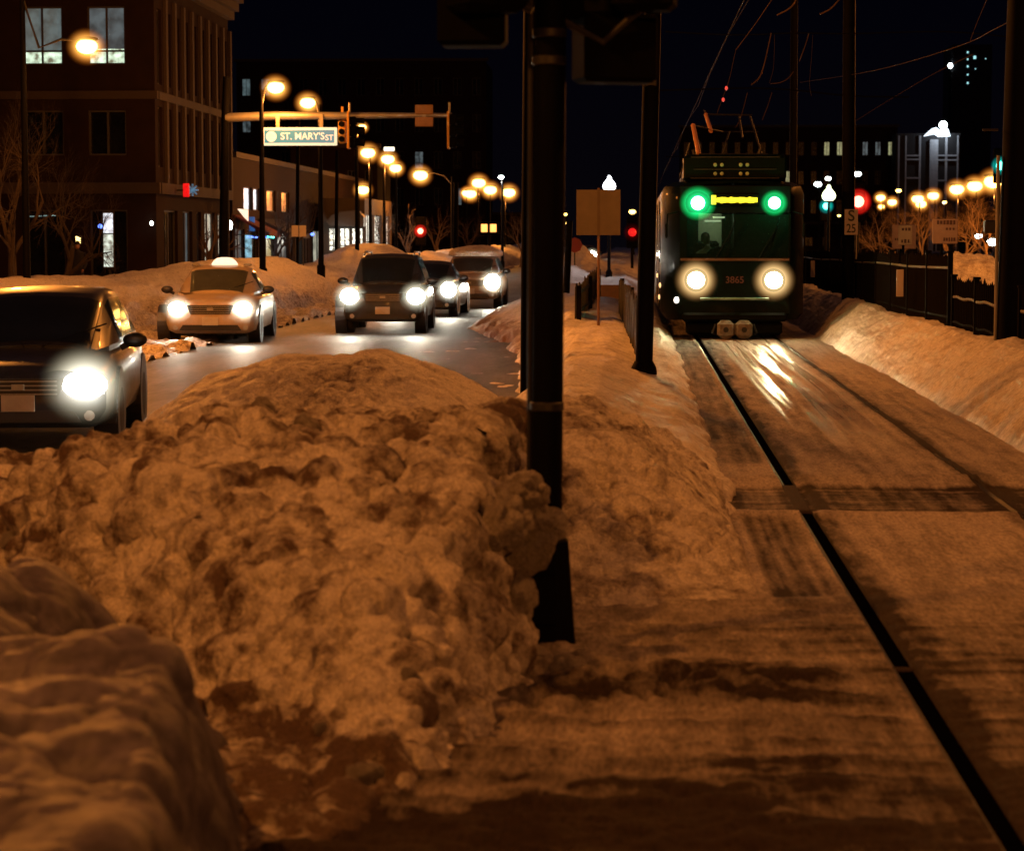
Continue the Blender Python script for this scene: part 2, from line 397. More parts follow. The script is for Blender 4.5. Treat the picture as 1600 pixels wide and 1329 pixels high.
dirt += patch2 * (.45 + 1.1 * (fbm(X * 30, Y * .3, O, 3, 42) - .5)); Z -= patch2 * .014
patch3 = ss(.66, .72, X) * ss(1.09, 1.05, X) * ss(18.6, 19.4, Y + 2 * wob)
dirt += patch3 * (.42 + .4 * (fbm(X * 26, Y * .3, O, 3, 45) - .5)); Z -= patch3 * .012
shade_patch = ss(7.6, 6.7, Y + 1.2 * (fbm(X * 3, Y * 5, O, 4, 56) - .5) - .55 * (X + .5)) * ss(.7, -.2, X + 1.0 * (fbm(X * 3, Y * 5, O, 4, 59) - .5))
dirt += shade_patch * 1.3  # dark patch painted where a cast shadow lies on the ground
dirt += .45 * np.exp(-((X - 2.62 + .02 * np.sin(Y)) / .10) ** 2)
dirt += .4 * np.exp(-((X - RL - .13) / .07) ** 2) * fbm(X * 3, Y * 2.2, O, 3, 46) * 1.6
# slick ice in the middle of the track and along the foot of the right bank
ice = ss(1.45, 1.6, X) * ss(2.56, 2.4, X) * ss(18.5, 24, Y) * ss(.32, .60, fbm(X * 12, Y * .14, O, 4, 50))
ice += .8 * ss(3.22, 3.26, X) * ss(3.42, 3.38, X) * ss(17, 22, Y) * ss(.35, .5, fbm(X * 7, Y * .25, O, 3, 51))
ice = np.clip(ice, 0, 1)
Z -= .006 * ice; Z = np.where(ice > .3, Z * .8 + (TZ - .004) * .2, Z)
dirt -= ice * .1
fill = np.maximum(ss(15.5, 15.7, Y) * ss(17.6, 17.3, Y), np.maximum(.95 * np.exp(-((Y - 9.98) / .14) ** 2), 0))
edge = np.clip(X - RL - .05, 0, 9) / (.015 + .055 * fbm(O, Y * 1.7, O, 3, 58) * (1 + .8 * ss(17.5, 18.5, Y) * ss(25, 22, Y) + .6 * ss(11.3, 12, Y) * ss(15.4, 14.6, Y)))
dirt += .6 * np.exp(-edge ** 2) * (X > RL + .04) * (1 - ss(15.4, 15.7, Y) * ss(17.7, 17.4, Y))  # shade along the groove's right side, darkened into the snow colour
gl = (np.abs(X - RL) < .051); Z = np.where(gl, TZ - .13 + .121 * fill + .018 * np.maximum(0, fbm(X * 5, Y * 3, O, 3, 52) - .5), Z); dirt = np.where(gl, 3.0, dirt)  # groove floor coloured fully dark for its shade
ice = np.where(gl, .0, ice)
gr = (np.abs(X - RR) < .025) ; rf = ss(.40, .62, fbm(O, Y * .5, O, 3, 53)); Z = np.where(gr, Z - .05 * np.maximum(rf, ss(19, 15, Y)), Z); dirt = np.where(np.abs(X - RR) < .04, dirt + 1.0 * ss(60, 30, Y), dirt)
bl = (np.abs(X - RL - .075) < .02); Z = np.where(bl, Z - .01, Z)
Z = np.where((X < -.05) & (Y > 13.3), -.4, Z)
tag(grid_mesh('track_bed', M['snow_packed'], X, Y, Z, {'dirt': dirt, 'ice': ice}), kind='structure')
g = MB(); g.add([(-.2, 89, .17), (3.75, 89, .17), (3.75, 420, .17), (-.2, 420, .17)], [(0, 1, 2, 3)])
tag(g.build('far_track_bed', M['snow_packed']), kind='structure')
for (x, lab) in ((RL, 'left tram rail sunk in its dark open groove'), (RR, 'right tram rail half buried under packed snow')):
    g = MB(); w = .010 if x == RL else .022; ox = -.036 if x == RL else 0
    g.box((x + ox, 47, TZ - .062), (w * 2, 86, .09))
    ro = tag(g.build('rail', M['steel']), lab, 'rail', 'rails of the tram track')
    if x == RL: g = MB(); g.box((x + .012, 47, TZ - .075), (.074, 86, .10)); g.build('groove_shade_strip', M['groove_shade'], ro)  # black strip standing in for the deep shade of the open groove

# ---------------------------------------------------------------- snow banks and piles
def pile(name, xs, ys, hf, sizes, mat, label, seed=0, dirt_or_shade_f=None, mask=None, stretch=1, fine=.02, cat='snow bank', big=.0):
    X, Y = np.meshgrid(xs, ys); Z = hf(X, Y)
    d = chunks(X, Y, Z, sizes, seed, stretch) + fine * (fbm(X * 14, Y * 14, Z * 14, 4, seed + 5) - .5) * 2 + big * (fbm(X * 2.2, Y * 2.2, Z * 2.2, 3, seed + 8) - .5) * 2
    m = mask(X, Y) if mask else 1
    if mask is not None: d = d * m
    X2, Y2, Z2 = displace(X, Y, Z, d)
    dirt = dirt_or_shade_f(X, Y, Z) if dirt_or_shade_f else .3 + X * 0
    o = grid_mesh(name, mat, X2, Y2, Z2, {'dirt': dirt, 'ice': X * 0})
    return tag(o, label, cat)

# A: chunky bank in front
PA = [(6.9, -.02), (7.5, .10), (8.2, .30), (9.0, .56), (9.8, .80), (10.5, .87), (11.0, .93), (11.5, .93), (12.2, .72), (13, .55), (14.4, .4), (15.2, .1)]
XB = [(6.5, -1.08), (7.1, -.92), (7.56, -.79), (8.2, -.68), (8.76, -.61), (9.3, -.50), (9.7, -.45), (10.3, -.55), (11, -.42), (13, -.35), (15, -.2)]
def hA(X, Y):
    P = itp(Y + .35 * (fbm(X * 1.3, Y * .0 + 3, X * 0, 2, 77) - .5), PA)
    d = itp(Y, XB) - X + .05 * (fbm(X * 0, Y * 5, X * 0, 3, 78) - .5)
    k = itp(Y, [(7, .8), (8.6, 1.1), (9.4, 3.2), (12, 5), (14, 2)])
    P = P * (1 - .26 * ss(-1.9, -3.0, X)) - .05 * ss(-.6, -.34, X) * ss(9, 10, Y)
    e = np.minimum(P, k * d)
    hol = ss(-.40, .35, 8.9 - 1.18 * (X + 1.6) + .25 * (fbm(X * 4, Y * 4, X * 0, 3, 79) - .5) - Y) * ss(-.62, -.85, X)
    e = np.where(e > 0, e * (1 - .93 * hol), e)
    return .20 + np.where(e > 0, e, e * .6) - .25 * ss(0, -.25, d)
def dirt_shade_A(X, Y, Z):
    q1 = worley(X / .17 + .35 * vn(X * 2 / .17, Y * 2 / .17, Z * 2 / .17, 151), Y / .17, Z / .17, 110)[1]; q2 = worley(X / .105 + .35 * vn(X * 2 / .105, Y * 2 / .105, Z * 2 / .105, 152), Y / .105, Z / .105, 120)[1]
    return .32 + 1.3 * (fbm(X * 3.2, Y * 2.0, Z * 3, 5, 80, .6) - .5) + .55 * (q1 - .5) + .55 * (q2 - .5) + .55 * ss(.35, .25, Z) * ss(8.9, 8.3, Y) * ss(-.6, -.85, X) + .28 * np.exp(-((Y - 11.3) / .5) ** 2) + .35 * np.exp(-((X + 2.6) / .35) ** 2 - ((Y - 10.3) / .5) ** 2)  # grit, plus the hollow at the foot darkened to paint its shade
A = pile('snow_bank', lin(-4.4, -.05, 540), lin(6.6, 15.3, 820), hA, [(.26, .045), (.17, .075), (.11, .062), (.07, .042), (.04, .020)], M['snow_dirty'],
         'big chunky dirty snow bank in the foreground, left of the black pole base', 100, dirt_shade_A, lambda X, Y: ss(-.2, .25, itp(Y, XB) - X + .12) * ss(6.6, 7.1, Y) * (.72 + .5 * ss(.35, .65, fbm(X * 1.6, Y * 1.3, X * 0, 3, 83))), 1.0, .020, big=.045)
# clods lying on it
def clod(r, seed, sq=(1, 1, .8)):
    bm = bmesh.new(); bmesh.ops.create_icosphere(bm, subdivisions=5, radius=1)
    P = np.array([v.co[:] for v in bm.verts]); f1 = worley(P[:, 0] * 1.6 + seed, P[:, 1] * 1.6, P[:, 2] * 1.6, seed)[0]; d = .45 + .30 * np.sqrt(np.clip(1 - (f1 / .75) ** 2, 0, 1)) + .60 * fbm(P[:, 0] * 1.4 + seed, P[:, 1] * 1.4, P[:, 2] * 1.4, 4, seed)
    d += .16 * (fbm(P[:, 0] * 4, P[:, 1] * 4, P[:, 2] * 4, 5, seed + 3, .65) - .5)
    for v, k in zip(bm.verts, d): v.co = Vector((v.co.x * k * r * sq[0], v.co.y * k * r * sq[1], v.co.z * k * r * sq[2]))
    me = bpy.data.meshes.new('snow_clod'); bm.to_mesh(me); bm.free(); me.materials.append(M['snow_dirty'])
    at = me.attributes.new('dirt', 'FLOAT', 'POINT'); at.data.foreach_set('value', (.05 + .55 * fbm(P[:, 0] * 2, P[:, 1] * 2, P[:, 2] * 2, 3, seed)).astype(np.float32))
    me.polygons.foreach_set('use_smooth', [True] * len(me.polygons)); return me
clods = [clod(1, 11), clod(1, 12, (1.1, .9, .7)), clod(1, 13, (.9, 1, 1)), clod(1, 14, (1, 1.2, .75))]
def put_clod(parent, k, loc, r, rot):
    o = bpy.data.objects.new('snow_clod', clods[k % 4]); COL.objects.link(o); o.location = loc; o.scale = (r, r, r); o.rotation_euler = rot; o.parent = parent
put_clod(A, 0, (-.405, 9.80, .83), .125, (.3, .2, 1)); put_clod(A, 1, (-.47, 9.74, .96), .13, (.1, .3, 2)); put_clod(A, 2, (-.54, 9.60, .86), .13, (1, .2, 0)); put_clod(A, 3, (-.47, 9.78, .72), .12, (2, .2, 0))
put_clod(A, 3, (-.50, 9.74, .52), .12, (.5, 1.2, .4)); put_clod(A, 1, (-.44, 9.70, .26), .10, (.2, .2, 1)); put_clod(A, 2, (-.27, 9.62, .20), .10, (1, .6, 1.4))
put_clod(A, 0, (-.20, 9.85, .20), .085, (0, 1, .4)); put_clod(A, 3, (-.05, 9.7, .20), .06, (.6, .4, 1))
rnd = random.Random(5)
for k in range(150):
    x = rnd.uniform(-3.3, -.45); y = rnd.uniform(7.4, 11.8); r = rnd.choice((.03, .04, .05, .06, .08)) * rnd.uniform(.8, 1.2)
    z = float(hA(np.array([[x]]), np.array([[y]]))[0, 0])
    if itp(y, XB) - x < .05: continue
    if k < 16: put_clod(A, k, (x, y, z + .05 + r * .4), r, (rnd.random() * 6, rnd.random() * 6, rnd.random() * 6))

# B: smoother mound behind the chunky bank
ZB = [(-4.4, .45), (-3.6, .50), (-3.2, .90), (-2.94, 1.08), (-2.45, 1.23), (-2.1, 1.21), (-1.74, 1.26), (-1.34, 1.14), (-.92, .90), (-.55, .62), (-.3, .4)]
def hB(X, Y):
    return np.maximum(itp(X + .10 * (fbm(X, Y * .8, X * 0, 2, 91) - .5), ZB) * itp(Y, [(12.6, .45), (14, .72), (15.2, .95), (16, 1), (17, .86), (18.5, .4), (20, -.05)]), -.1)
def dB(X, Y, Z):
    return .12 + .5 * (fbm(X * 1.4, Y * 1.4, Z * 2, 4, 92) - .5) + .55 * np.exp(-((X + 1.95) / .38) ** 2 - ((Y - 14.9) / .6) ** 2)
def mB(X, Y): return .25 + 1.0 * np.exp(-((X + 2.0) / .55) ** 2 - ((Y - 14.6) / .8) ** 2) + .9 * ss(14.6, 13.4, Y)
pile('snow_mound', lin(-4.4, -.3, 300), lin(12.6, 20, 300), hB, [(.20, .06), (.09, .03)], M['snow_dirty'],
     'smoother rounded snow mound rising behind the chunky bank', 200, dB, mB, 1, .02, 'snow bank', .05)

M['snow_shade'] = snow_mat('snow in painted shade', (.16, .145, .20), (.06, .05, .07), 3, .6)  # darker purple-grey snow colour that paints this lump's shade
# L: dim lump at the lower left
def hL(X, Y):
    e = -.178 * Y - X + .05 * (fbm(X * 0, Y * 5, X * 0, 3, 93) - .5)
    zt = itp(Y, [(3.2, .9), (5.2, .93), (6.1, .92), (6.9, .86), (7.4, .86), (8.0, .86), (8.35, .5), (8.7, .1)])
    zt = zt - ss(6.0, 7.4, Y) * ss(-2.2, -1.35, X) * .62
    q = zt - .18; u_ = np.maximum(4.5 * e, -.25); k_ = .16; h_ = np.clip(.5 + .5 * (q - u_) / k_, 0, 1); return .18 + (q * (1 - h_) + u_ * h_ - k_ * h_ * (1 - h_)) + .13 * (fbm(X * 3, Y * 3, X * 0, 3, 94) - .5)
pile('snow_block', lin(-3.2, -.45, 330), lin(3.2, 8.8, 420), hL, [(.34, .05), (.17, .03), (.07, .014)], M['snow_shade'],
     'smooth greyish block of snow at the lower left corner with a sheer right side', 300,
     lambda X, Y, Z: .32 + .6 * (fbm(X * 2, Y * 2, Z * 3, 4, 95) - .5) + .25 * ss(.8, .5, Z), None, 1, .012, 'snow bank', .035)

# C: shovelled heap right of the pole
def hC(X, Y):
    px_ = itp(X, [(-.6, .84), (-.3, .84), (0, .70), (.22, .50), (.42, .30), (.58, .10), (.66, -.03), (.72, -.1)])
    fr = itp(Y + .25 * (fbm(X * 2, X * 0, X * 0, 2, 96) - .5), [(11.2, -.06), (11.7, .03), (12.3, .34), (13.0, .72), (13.6, .96), (14.3, 1.0), (16, .78), (18, .6), (20, -.05)])
    return .18 + np.where(fr > 0, px_ * fr, -.08)
def dC(X, Y, Z): return .28 + 1.7 * (fbm(X * 3.8, Y * 2.6, Z * 5, 5, 97, .6) - .5) + .2 * np.exp(-((Y - 13.9) / .3) ** 2) * ss(.2, -.3, X)
pile('snow_heap', lin(-.62, .74, 260), lin(11.2, 20, 640), hC, [(.22, .045), (.13, .045), (.075, .028), (.04, .012)], M['snow_dirty'],
     'pitted snow heap between the black pole and the tram track', 400, dC, lambda X, Y: ss(.72, .5, X) * ss(11.2, 11.9, Y) * (.55 + .7 * ss(.38, .62, fbm(X * 2.2, Y * 1.6, X * 0, 3, 84))), 1, .016, 'snow bank', .045)

# M: long snow-covered median behind
XL = [(15, -1.25), (32, -1.5), (40, -1.95), (46, -2.7), (51.5, -3.75), (56, -3.7), (300, -3.7)]
def hM(X, Y):
    w = .25 * (fbm(X * .0, Y * .5, X * 0, 3, 98) - .5)
    dl = X - itp(Y, XL) + w * 1.2; dr = .66 - X + w * .18
    H = itp(Y, [(14, .52), (17, .70), (20, .76), (24, .72), (30, .66), (40, .62), (60, .55), (100, .6), (300, .6)]) + .42 * (fbm(X * .9, Y * .22, X * 0, 4, 99) - .5)
    side = .2 + itp(dr, [(0, 0), (.22, .19), (.6, .27), (1.0, .44), (1.6, .56), (2.2, 1.5)])
    z = np.minimum(np.minimum(H, side), itp(Y, [(14, 1.0), (40, .8), (50, .45), (60, .5)]) * dl)
    z = np.minimum(z, itp(Y, [(14, -.1), (14.8, .1), (17.5, 1.2)]))
    z = z + 1.3 * np.exp(-((X + 3.2) / 1.1) ** 2 - ((Y - 122) / 9) ** 2) + .5 * np.exp(-((X + 2.4) / .8) ** 2 - ((Y - 84) / 6) ** 2)
    return np.where((dl > 0) & (dr > 0), np.maximum(z, -.05), -.08 + np.where(dr <= 0, .2, 0))
def dM(X, Y, Z):
    dl = X - itp(Y, XL)
    return .10 + .5 * (fbm(X * .9, Y * .5, Z, 4, 101) - .5) + .75 * np.exp(-(dl / .5) ** 2) * ss(36, 46, Y) + .3 * ss(.35, .2, Z) * ss(36, 46, Y)
pile('snow_median', lin(-4.2, .70, 230), geo(14, 300, .0055), hM, [(.5, .05), (.2, .025)], M['snow_clean'],
     'long lumpy snow-covered median between the road and the tram track', 500, dM, lambda X, Y: .35 + .65 * ss(.45, .2, hM(X, Y)), 1, .012, 'snow bank', .07)

# R: right bank cut by the plough
def hR(X, Y):
    f = 3.37 + .05 * (fbm(X * 0, Y * .6, X * 0, 3, 102) - .5) * 2
    d = X - f
    z = .19 + itp(d, [(-.05, -.06), (0, 0), (.10, .10), (.3, .30), (.6, .52), (.80, .62), (1.3, .60), (3, .45), (5, .1), (9, -.1)])
    return z + .10 * ss(.5, 1, d) * (fbm(X * 1.1, Y * .35, X * 0, 3, 103) - .5) * 2
def dR(X, Y, Z): return .12 + .45 * (fbm(X * 2, Y * .5, Z * 5, 4, 104) - .5) + .2 * np.exp(-((X - 3.42) / .1) ** 2)
def dispR():
    X, Y = np.meshgrid(np.concatenate([lin(3.3, 4.5, 110), lin(4.6, 12, 40)]), geo(9, 150, .0042)); Z = hR(X, Y)
    str_ = fbm(X * 3 + Y * 1.2, Y * 1.6 - X * 2.4 + Z * 3, Z * 2, 4, 105) - .5       # diagonal plough marks
    d = (.09 * str_ + chunks(X, Y, Z, [(.22, .035)], 600) * .5 + .02 * (fbm(X * 10, Y * 10, Z * 10, 3, 106) - .5)) * ss(3.36, 3.5, X)
    X2, Y2, Z2 = displace(X, Y, Z, d)
    ice = .2 * ss(.30, .22, Z) * ss(.4, .6, fbm(X * 6, Y * .4, Z, 3, 107))
    tag(grid_mesh('snow_bank', M['snow_clean'], X2, Y2, Z2, {'dirt': dR(X, Y, Z), 'ice': ice}), 'long snow bank cut smooth by the plough along the right side of the track', 'snow bank')
dispR()

# left kerb bank
XF = [(20, -13.6), (40, -12.1), (53, -10.9), (60, -9.4), (67, -8.6), (300, -8.5)]
def hLB(X, Y):
    d = itp(Y, XF) - X + .35 * (fbm(X * 0, Y * .35, X * 0, 3, 110) - .5) * 2
    H = itp(Y, [(20, 1.0), (44, 1.08), (50, 1.18), (56, 1.05), (60, 1.35), (68, 1.42), (74, 1.05), (84, 1.0), (90, 1.5), (97, 1.75), (103, 1.3), (120, 1.1), (150, 1.3), (300, 1.2)])
    H = H * (1 + .18 * (fbm(X * .2, Y * .16, X * 0, 3, 111) - .5) * 2)
    prof = itp(d, [(-.3, -.1), (0, 0), (.5, .35), (1.2, .72), (2.0, .96), (2.6, 1.0), (3.6, .8), (4.6, .35), (6, .12), (12, .1)])
    return np.where(prof > 0, prof * H, prof)
def dLB(X, Y, Z): return .10 + .5 * (fbm(X * .8, Y * .6, Z * 2, 4, 112) - .5) + .42 * ss(.75, .2, Z)
pile('snow_bank', lin(-24, -8.0, 230), geo(20, 300, .0052), hLB, [(.6, .17), (.3, .10)], M['snow_dirty'],
     'tall snow bank along the far kerb, behind the taxi and below the buildings', 700, dLB, lambda X, Y: ss(1.1, .2, hLB(X, Y)) * .9 + .3, 1, .03, 'snow bank', .05)
# heap beyond the right-hand fence
for (x0, x1, yy, zz, lab) in ((6.9, 10.6, 62, 1.50, 'orange-lit snow heap seen over the low part of the right-hand fence'), (9.0, 12.2, 54, 1.25, 'snow heap at the right edge of the photograph behind the pole')):
    def hF(X, Y, x0=x0, x1=x1, yy=yy, zz=zz):
        c = (x0 + x1) / 2; q = 1 - ((X - c) / ((x1 - x0) / 2)) ** 2 - ((Y - yy) / 2.6) ** 2
        return -.1 + (zz + .1) * np.sqrt(np.clip(q, 0, 1)) * (.8 + .4 * fbm(X * .8, Y * .8, X * 0, 3, 120))
    pile('snow_heap', lin(x0, x1, 90), lin(yy - 2.7, yy + 2.7, 80), hF, [(.5, .10), (.22, .05)], M['snow_clean'], lab, 800 + int(yy), lambda X, Y, Z: .2 + .5 * (fbm(X * 1.2, Y, Z * 3, 4, 121) - .5), None, 1, .02, 'snow bank', .08)
# twigs
for k, (a, b_) in enumerate((((-1.62, 5.45), (78, 1239)), ((-1.75, 5.4), (24, 1258)))):
    p1 = atY(b_[0], b_[1], 4.35); p0 = atY(-40, 1306 - 22 * k, 4.3)
    g = MB(); mid = (p0 + p1) / 2 + Vector((0, 0, .012)); g.tube([p0, mid, p1], [.006, .005, .002], 6)
    if k == 0: g.tube([mid, mid + Vector((.02, 0, .05))], [.003, .001], 5)
    tag(g.build('twig', M['bark']), ('longer' if k == 0 else 'shorter') + ' bare dark twig poking from the snow block at the lower left edge', 'twig')
# ================================================================== STREET LAMPS
def lamp(label, hx, hy, Y, px=None, size=1.0, power=0, group='sodium street lamps', zb=.3, mat='sodium', lens='sodium_halo', poletop=None, arm=True, small=False):  # lens: material of the painted halo shell
    """cobra-head lamp: head at photograph position (hx, hy) at depth Y, pole at column px"""
    H = atY(hx, hy, Y); pxx = px if px is not None else hx + 1.6 * ppm(Y) * .0 - 14
    Pm = atY(pxx, hy, Y); x0 = Pm.x
    r = empty('street_lamp', (x0, Y, zb), label, 'street lamp', group)
    top = H.z - zb - .05
    if poletop: top = atY(pxx, poletop, Y).z - zb
    g = MB(); g.tube([(0, 0, -.3), (0, 0, .35), (0, 0, .4), (0, 0, top)], [.13, .13, .09, .055], 10); g.build('pole', M['black_pole'], r, True)
    dx = H.x - x0; hz = H.z - zb
    if abs(dx) > .12:
        g = MB(); g.tube([(0, 0, top - .5), (dx * .25, 0, hz + .18 - .2), (dx * .6, 0, hz + .16), (dx, 0, hz + .12)], [.035, .032, .03, .03], 8); g.build('arm', M['dark_metal'], r, True)
    size = size * (.58 if Y < 130 else .72); s = size * .30
    g = MB(); g.ball((dx, .02, hz + s * .62), (s * .95, s * .6, s * .22), 14, 8); g.build('lamp_head', M['dark_metal'], r, True)
    g = MB(); g.ball((dx, -.02, hz), (s * .92, s * .7, s * .62), 14, 10); g.build('bulb', M[mat], r, True)
    if not small:
        g = MB(); g.ball((dx, -.02, hz - .01), (s * 1.85, s * 1.2, s * 1.7), 24, 16); gb = g.build('halo_bowl', M[lens], r, True)  # shell round the bulb glows to stand in for bloom
    if power: point(r, (dx, 0, hz - s * 1.4 - .05), SODIUM if mat == 'sodium' else WHITE, power, .12)
    return r
lamp('sodium lamp glowing in front of the lit upper window, leftmost in the photograph', 136, 73, 50, 36, 1.5, 160, poletop=-40, zb=.2)
lamp('second sodium lamp from the left, on the pole just left of the street-name sign', 431, 137, 64, 408, 1.5, 480, zb=.8)
lamp('third sodium lamp from the left, right above the signal mast arm', 481, 161, 71, 500, 1.5, 480, zb=.8)
lamp('small bright lamp directly right of the hanging signal on the mast arm', 566, 199, 90, 557, 1.0, 400, zb=.8)
lamp('sodium lamp below the right end of the street sign, fifth from the left', 575, 239, 108, 578, 2.1, 1200, zb=.8)
lamp('upper lamp of the overlapping pair above the dark SUV', 606, 249, 118, 600, 2.1, 1200, zb=.8)
lamp('lower lamp of the overlapping pair above the dark SUV', 618, 263, 126, 619, 2.0, 0, zb=.8)
lamp('sodium lamp to the right of the overlapping pair, above the third car', 657, 274, 140, 706, 2.2, 1500, zb=.8, arm=True)
lamp('sodium lamp hanging low over the brightly lit shop front', 567, 297, 112, 560, 1.9, 0, zb=.8)
for (a, b, Y, lab, p) in ((735, 303, 200, 'lower left lamp of the far cluster beyond the road', 729), (748, 286, 180, 'topmost lamp of the far cluster beyond the road', 747), (766, 297, 190, 'right-hand lamp touching the topmost one of the far cluster', 766), (729, 302, 214, 'leftmost smaller lamp of the far cluster beyond the road', 722), (795, 301, 186, 'single lamp farthest right before the black poles', 789)):
    lamp(lab, a, b, Y, p, 2.6 if a != 729 else 2.1, 900 if a in (748, 795) else 0, 'lamps of the far cluster')
for (a, b, Y, s, lab) in ((1552, 284, 150, 3.0, 'largest and highest lamp of the right-hand row, beside the thick black pole'), (1523, 291, 160, 2.6, 'second lamp from the right in the right-hand row'), (1495, 296, 170, 2.6, 'third lamp from the right in the right-hand row'),
                          (1458, 306, 190, 2.3, 'fourth lamp from the right in the right-hand row'), (1434, 311, 205, 2.6, 'upper of two merged lamps in the middle of the right-hand row'), (1439, 319, 210, 2.4, 'lower of two merged lamps in the middle of the right-hand row'),
                          (1394, 316, 230, 2.2, 'lamp between the red signal and the merged pair'), (1376, 309, 220, 2.1, 'lamp right of the red signal, upper of two'), (1377, 323, 235, 1.5, 'small lamp right of the red signal, lower of two')):
    lamp(lab, a, b, Y, a + 3, s, 900 if a in (1552, 1495, 1376) else 0, 'lamps of the right-hand row')
for (a, b, Y, s, lab) in ((1404, 298, 240, 1.5, 'pinkish little lamp above the right-hand row'), (1476, 316, 250, 1.2, 'tiny lamp below the fourth lamp of the right-hand row'), (1246, 336, 240, .9, 'tiny red-orange lamp just right of the tram roof'), (1292, 340, 240, 1.3, 'small orange lamp under the green light between tram and S sign'), (1311, 337, 250, .9, 'tiny orange lamp left of the S sign'),
                          (1345, 343, 250, .8, 'tiny orange lamp right of the S sign'), (988, 331, 200, 1.5, 'small warm lamp between the blank sign and the pole left of the tram'), (883, 335, 240, 1.1, 'faint upper orange lamp beside the thick foreground pole'), (888, 349, 230, 1.3, 'faint lower orange lamp beside the thick foreground pole')):
    lamp(lab, a, b, Y, a + 2, s, 0, 'tiny distant orange lamps', small=True)
for (a, b, Y, s, lab) in ((1278, 288, 230, 1.9, 'white oval light left of the acorn lamp near the tram'), (1294, 279, 240, 1.5, 'white light above the acorn lamp near the tram'), (1340, 272, 230, 1.8, 'white light right of the pole with the S sign'), (783, 277, 132, .8, 'white light above the far lamp cluster'), (1529, 369, 140, 1.1, 'round white light low between the signs and the thick right pole'),
                          (1551, 378, 140, 1.7, 'larger white light low beside the thick right pole'), (1475, 317, 260, 0.8, 'tiny green-white light in the right-hand row')):
    lamp(lab, a, b, Y, a + 2, s, 350 if a == 783 else 0, 'white lights in the distance', mat='white_lamp', small=True)
# unseen lamps added outside the frame to light the snow, track and banks
for (x, y, z, w, lab) in ((-7.9, 5.5, 8.6, 1700, 'unseen sodium lamp left of the frame that lights the near snow'), (8.6, 13.5, 8.2, 1100, 'unseen sodium lamp right of the frame that lights the near track'), (6.9, -13, 8.0, 3900, 'unseen sodium lamp behind the viewer on the right'), (-12.8, 38, 8.0, 5200, 'unseen sodium lamp beyond the left edge that lights the far kerb bank'), (12.4, 57, 8.0, 1800, 'unseen sodium lamp right of the frame beyond the fence')):
    r = empty('street_lamp', (x, y, 0), lab, 'street lamp', 'sodium street lamps')  # added lamp outside the frame, unseen
    g = MB(); g.tube([(0, 0, 0), (0, 0, .4), (0, 0, z - .2)], [.13, .09, .06], 10); g.build('pole', M['black_pole'], r, True)  # pole of the added lamp
    sx = 1 if x < 0 else -1
    g = MB(); g.tube([(0, 0, z - .7), (.5 * sx, 0, z + .05), (1.7 * sx, 0, z + .12)], [.035, .03, .03], 8); g.build('arm', M['dark_metal'], r, True)
    g = MB(); g.ball((1.9 * sx, 0, z + .08), (.38, .2, .1)); g.build('lamp_head', M['dark_metal'], r, True)
    g = MB(); g.ball((1.9 * sx, 0, z), (.24, .15, .13)); g.build('bulb', M['sodium'], r, True)
    point(r, (1.9 * sx, 0, z - .35), SODIUM, w, .2)
# acorn lamps
def acorn(px, py, Y, label, base_px, col='white', power=0, h=24):
    c = atY(px, py, Y); k = h / ppm(Y); r = empty('post_lamp', (c.x, Y, .3), label, 'street lamp', 'acorn-shaped post lamps'); z = c.z - .3
    g = MB(); g.tube([(0, 0, -.3), (0, 0, .5), (0, 0, .6), (0, 0, z - k * .5)], [.14, .12, .06, .05], 10); g.build('pole', M['black_pole'], r, True)
    g = MB(); g.lathe((0, 0, z - k * .5), [(.1 * k, -.06 * k), (.30 * k, 0), (.33 * k, .05 * k)], 16); g.build('collar', M['dark_metal'], r, True)
    g = MB(); g.lathe((0, 0, z - k * .5), [(.26 * k, .04 * k), (.40 * k, .2 * k), (.43 * k, .36 * k), (.36 * k, .55 * k), (.2 * k, .74 * k), (.12 * k, .84 * k), (.13 * k, .92 * k), (.05 * k, 1.03 * k)], 20)
    g.build('globe', M['acorn_' + col], r, True)
    if power: point(r, (0, -.5, z), (.9, .95, 1) if col == 'white' else (.8, 1, .6), power, .2)
M['acorn_white'] = emit('white acorn globe', (.92, .95, 1), 5); M['acorn_green'] = emit('greenish acorn globe', (.86, 1, .55), 4)
acorn(952, 287, 82, 'white acorn-shaped post lamp above the blank sign board', 952, 'white', 160, 24)
acorn(1295, 302, 95, 'greenish acorn-shaped post lamp between the tram and the S sign', 1294, 'green', 60, 25)

# ================================================================== POLES
def pole(label, pts, Y, r, base_z, extra=None, name='overhead_wire_pole', n=20, group='black poles beside the tramway', ext=3.0):
    """pts = two photograph points (top, bottom) on the pole's centre line"""
    a = atY(*pts[0], Y); b = atY(*pts[1], Y)
    d = (a - b); b0 = b + d * ((base_z - b.z) / d.z); a0 = a + d.normalized() * ext
    e = empty(name, tuple(b0), label, 'pole', group)
    g = MB(); L = a0 - b0; g.tube([Vector((0, 0, -.2)) - L.normalized() * .0, L * .02, L * .5, L], [r * 1.02, r * 1.02, r, r * .93], n); g.build('shaft', M['black_pole'], e, True)
    return e, L
M['dim_red'] = emit('dim red lamp', (1, .02, .02), .7)
